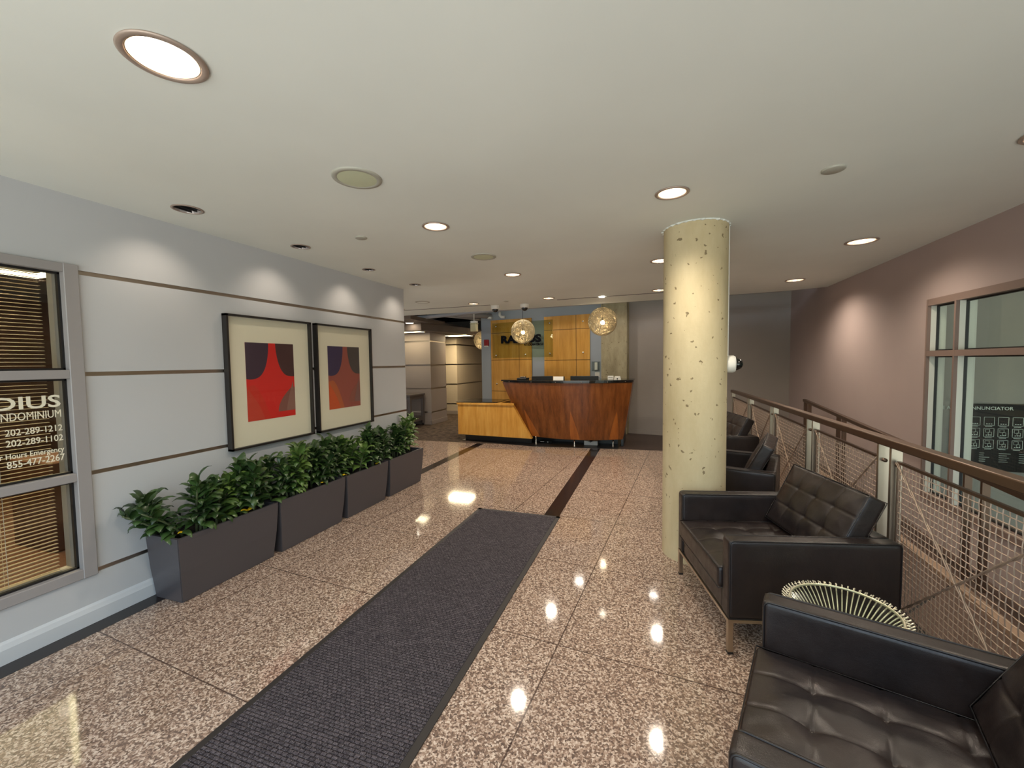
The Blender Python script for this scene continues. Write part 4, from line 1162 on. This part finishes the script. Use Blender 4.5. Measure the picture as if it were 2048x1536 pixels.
for s_, z in ((-3.09, 2.365), (-3.093, 1.677), (-2.317, 1.683), (-2.317, 2.365), (-1.711, 2.371), (-1.710, 1.692)): bolt(t, s_, z, .074)
Tw = lambda s_, z: Matrix(((1, 0, 0, s_), (0, 0, -1, -.076), (0, 1, 0, z), (0, 0, 0, 1)))
text_obj('lettering', 'RADIUS', .236, 'text_k', t, Tw(-2.96, 1.966), 'LEFT', .003, .012, 1.28)
text_obj('lettering', 'AT LOGAN CIRCLE', .072, 'text_k', t, Tw(-1.862, 1.885), 'RIGHT', .002, .0030, .78)
t = wroot('fire_alarm_box', 'small red fire alarm box on the blue-grey wall left of the wood panel', 'alarm')
bm = B(); lbox(bm, -3.445, -3.325, 0, .05, 1.915, 2.065); bev(bm, .005, 1); obj('housing', bm, 'red', t)
bm = B(); lbox(bm, -3.435, -3.335, .0, .053, 1.895, 1.918); obj('label_strip', bm, 'paper', t)
t = wroot('leaflet_holder', 'clear holder with papers on the wall beside the concrete pilaster', 'holder')
bm = B(); lbox(bm, -.765, -.585, .0, .03, 1.29, 1.50); obj('pocket', bm, 'glass_t', t)
bm = B(); lbox(bm, -.70, -.64, .01, .02, 1.32, 1.48); obj('leaflets', bm, 'paper', t)
bm = B(); lbox(bm, -.70, -.60, 0, .004, 1.17, 1.27); o = obj('wall_notice', bm, 'paper'); o.matrix_world = WB.copy(); tag(o, 'small paper notice on the wall under the clear holder', 'notice')

# ================================================================= HALL AND OPEN CEILING
t = thing('console_table', 'grey two-tier side table against the side-hall wall', 'table', (0, 0, 0))
def tleg(x, y):
    bm = B(); box(bm, x, x + .06, y, y + .06, .05, .74); l = obj('leg', bm, 'grey_tbl', t)
    bm = B(); lathe(bm, [(.022, .0), (.03, .02), (.022, .05)], (x + .03, y + .03, 0), 12); obj('foot', bm, 'plinth', l, True)
for x in (-6.6, -5.43):
    for y in (8.30, 8.86): tleg(x, y)
bm = bbox(-6.62, -5.35, 8.27, 8.94, .74, .78, .005, 1); obj('tabletop', bm, 'grey_tbl', t)
bm = B()
for q in ((-6.56, -5.41, 8.315, 8.335), (-6.56, -5.41, 8.885, 8.905), (-5.395, -5.38, 8.33, 8.89)): box(bm, *q, .66, .74); 
for q in ((-6.56, -5.41, 8.315, 8.335), (-5.395, -5.38, 8.33, 8.89)): box(bm, *q, .12, .22)
obj('apron', bm, 'grey_tbl', t)
bm = B(); box(bm, -6.58, -5.39, 8.32, 8.9, .20, .225); obj('shelf', bm, 'grey_tbl', t)
t = thing('ceiling_sensor_box', 'cream box hanging on a rod in front of the left globe lamp', 'box', (-3.80, 8.5, 0))
bm = B(); tube(bm, [(0, 0, 2.44), (0, 0, 2.98)], .012, 8); obj('rod', bm, 'white', t, True)
bm = bbox(-.065, .065, -.06, .06, 2.39, 2.44, .006, 1); obj('cap', bm, 'white', t)
bm = bbox(-.075, .075, -.07, .07, 2.37, 2.39, .004, 1); obj('collar', bm, 'cream', t)
bm = bbox(-.068, .068, -.065, .065, 2.20, 2.37, .008, 1); obj('box_body', bm, 'cream', t)
def pipe(pts, r, lb, m='pipe', nm='ceiling_pipe'):
    bm = B(); tube(bm, pts, r, 12); tag(obj(nm, bm, m, None, True), lb, 'pipe', 'pipes in the open ceiling')
pipe([(-5.6, 8.15, 2.46), (-5.0, 8.1, 2.52), (-3.0, 7.95, 2.59), (-.9, 7.8, 2.60), (1.9, 7.6, 2.60)], .045, 'long grey pipe running just under the edge of the white ceiling')
pipe([(-4.1, 8.3, 2.58), (-3.8, 9.2, 2.62), (-3.5, 10.5, 2.66)], .06, 'grey pipe branching back over the side hall')
pipe([(-4.6, 8.6, 2.62), (-4.25, 10.2, 2.66), (-4.1, 12.5, 2.7)], .05, 'thinner grey pipe farther left over the side hall')
for (s_, lb) in ((-3.30, 'white pipe elbow high on the blue-grey wall, left one'), (-2.95, 'white pipe elbow high on the blue-grey wall, right one')):
    a = WB @ Vector((s_, -.12, 2.70)); b = WB @ Vector((s_, -.12, 2.62)); c_ = WB @ Vector((s_ + .04, -.12, 2.575)); d_ = WB @ Vector((s_ + .13, -.12, 2.57))
    pipe([a, b, c_, d_], .032, lb, 'white', 'pipe_elbow')
rnd = random.Random(5)
for k, lb in enumerate(('tangle of thin wires in the dark open ceiling, left', 'tangle of thin wires in the dark open ceiling, middle', 'tangle of thin wires in the dark open ceiling, right')):
    bm = B()
    for q in range(5):
        x, y = -5.0 + .55 * k + rnd.uniform(0, .3), 8.3 + rnd.uniform(0, .8)
        tube(bm, [(x + rnd.uniform(-.15, .15) * i, y + rnd.uniform(-.1, .1), 3.0 - .10 * i * 1.0 + (.12 if i == 4 else 0)) for i in range(5)], .006, 5)
    tag(obj('wire_bundle', bm, 'pipe', None, True), lb, 'wires')

# ================================================================= DAYLIGHT, WORLD, CAMERA
wd = bpy.data.worlds.new('World'); S.world = wd; wd.use_nodes = True
nt = wd.node_tree; nt.nodes.clear()
out = nt.nodes.new('ShaderNodeOutputWorld'); bg = nt.nodes.new('ShaderNodeBackground')
tc = nt.nodes.new('ShaderNodeTexCoord'); sp = nt.nodes.new('ShaderNodeSeparateXYZ'); rp = nt.nodes.new('ShaderNodeValToRGB')
mr = nt.nodes.new('ShaderNodeMapRange'); mr.inputs[1].default_value = -1; mr.inputs[2].default_value = 1
nt.links.new(tc.outputs['Generated'], sp.inputs[0]); nt.links.new(sp.outputs[2], mr.inputs[0]); nt.links.new(mr.outputs[0], rp.inputs[0])
e = rp.color_ramp.elements; e[0].position = 0.; e[0].color = (.90, .92, .90, 1); e[1].position = 1; e[1].color = (.60, .80, 1.1, 1)
for p_, c_ in ((.47, (.90, .92, .90, 1)), (.49, (.40, .47, .38, 1)), (.54, (.40, .48, .42, 1)), (.60, (.70, .88, 1.1, 1))):
    q = e.new(p_); q.color = c_
nt.links.new(rp.outputs[0], bg.inputs[0]); bg.inputs[1].default_value = 3.5
nt.links.new(bg.outputs[0], out.inputs[0])
def portal(x0, x1, z0, z1):
    l = bpy.data.lights.new('daylight_opening', 'AREA'); l.shape = 'RECTANGLE'; l.size = x1 - x0; l.size_y = z1 - z0
    l.cycles.is_portal = True
    o = bpy.data.objects.new('daylight_opening', l); C.objects.link(o); o.location = ((x0 + x1) / 2, YF - .01, (z0 + z1) / 2); o.rotation_euler = (R(90), 0, 0)
portal(XL, XR, 0, ZC); portal(XR + .13, 5.3, -.5, 2.6)
# office and hall fill from their own ceiling panels
def area(name, loc, sx, sy, e_, col, rot=(0, 0, 0)):
    l = bpy.data.lights.new(name, 'AREA'); l.shape = 'RECTANGLE'; l.size = sx; l.size_y = sy; l.energy = e_; l.color = col
    o = bpy.data.objects.new(name, l); C.objects.link(o); o.location = loc; o.rotation_euler = rot
area('office_panel_light', (-4.9, 1.6, 2.57), .9, .9, 80, (1, .72, .38))
area('hall_panel_light', (-5.6, 8.57, 2.25), .9, .3, 4, (1, .82, .6))
area('hall_panel_light', (-5.1, 10.3, 2.25), .7, .5, 34, (1, .80, .52))

cam = bpy.data.cameras.new('Camera'); co = bpy.data.objects.new('Camera', cam); C.objects.link(co)
cam.sensor_width = 36; cam.lens = 828 / 2048 * 36; cam.clip_start = .02; cam.clip_end = 200
r_, u_, f_ = Vector((.94566, .32488, -.01367)), Vector((-.00385, .0532, .99858)), Vector((-.32514, .94426, -.05156))
co.matrix_world = Matrix(((r_.x, u_.x, -f_.x, 0), (r_.y, u_.y, -f_.y, 0), (r_.z, u_.z, -f_.z, 1.5), (0, 0, 0, 1)))
S.camera = co
S.view_settings.view_transform = 'Standard'; S.view_settings.look = 'None'; S.view_settings.gamma = 1; S.view_settings.use_curve_mapping = False
S.view_settings.exposure = 0.12
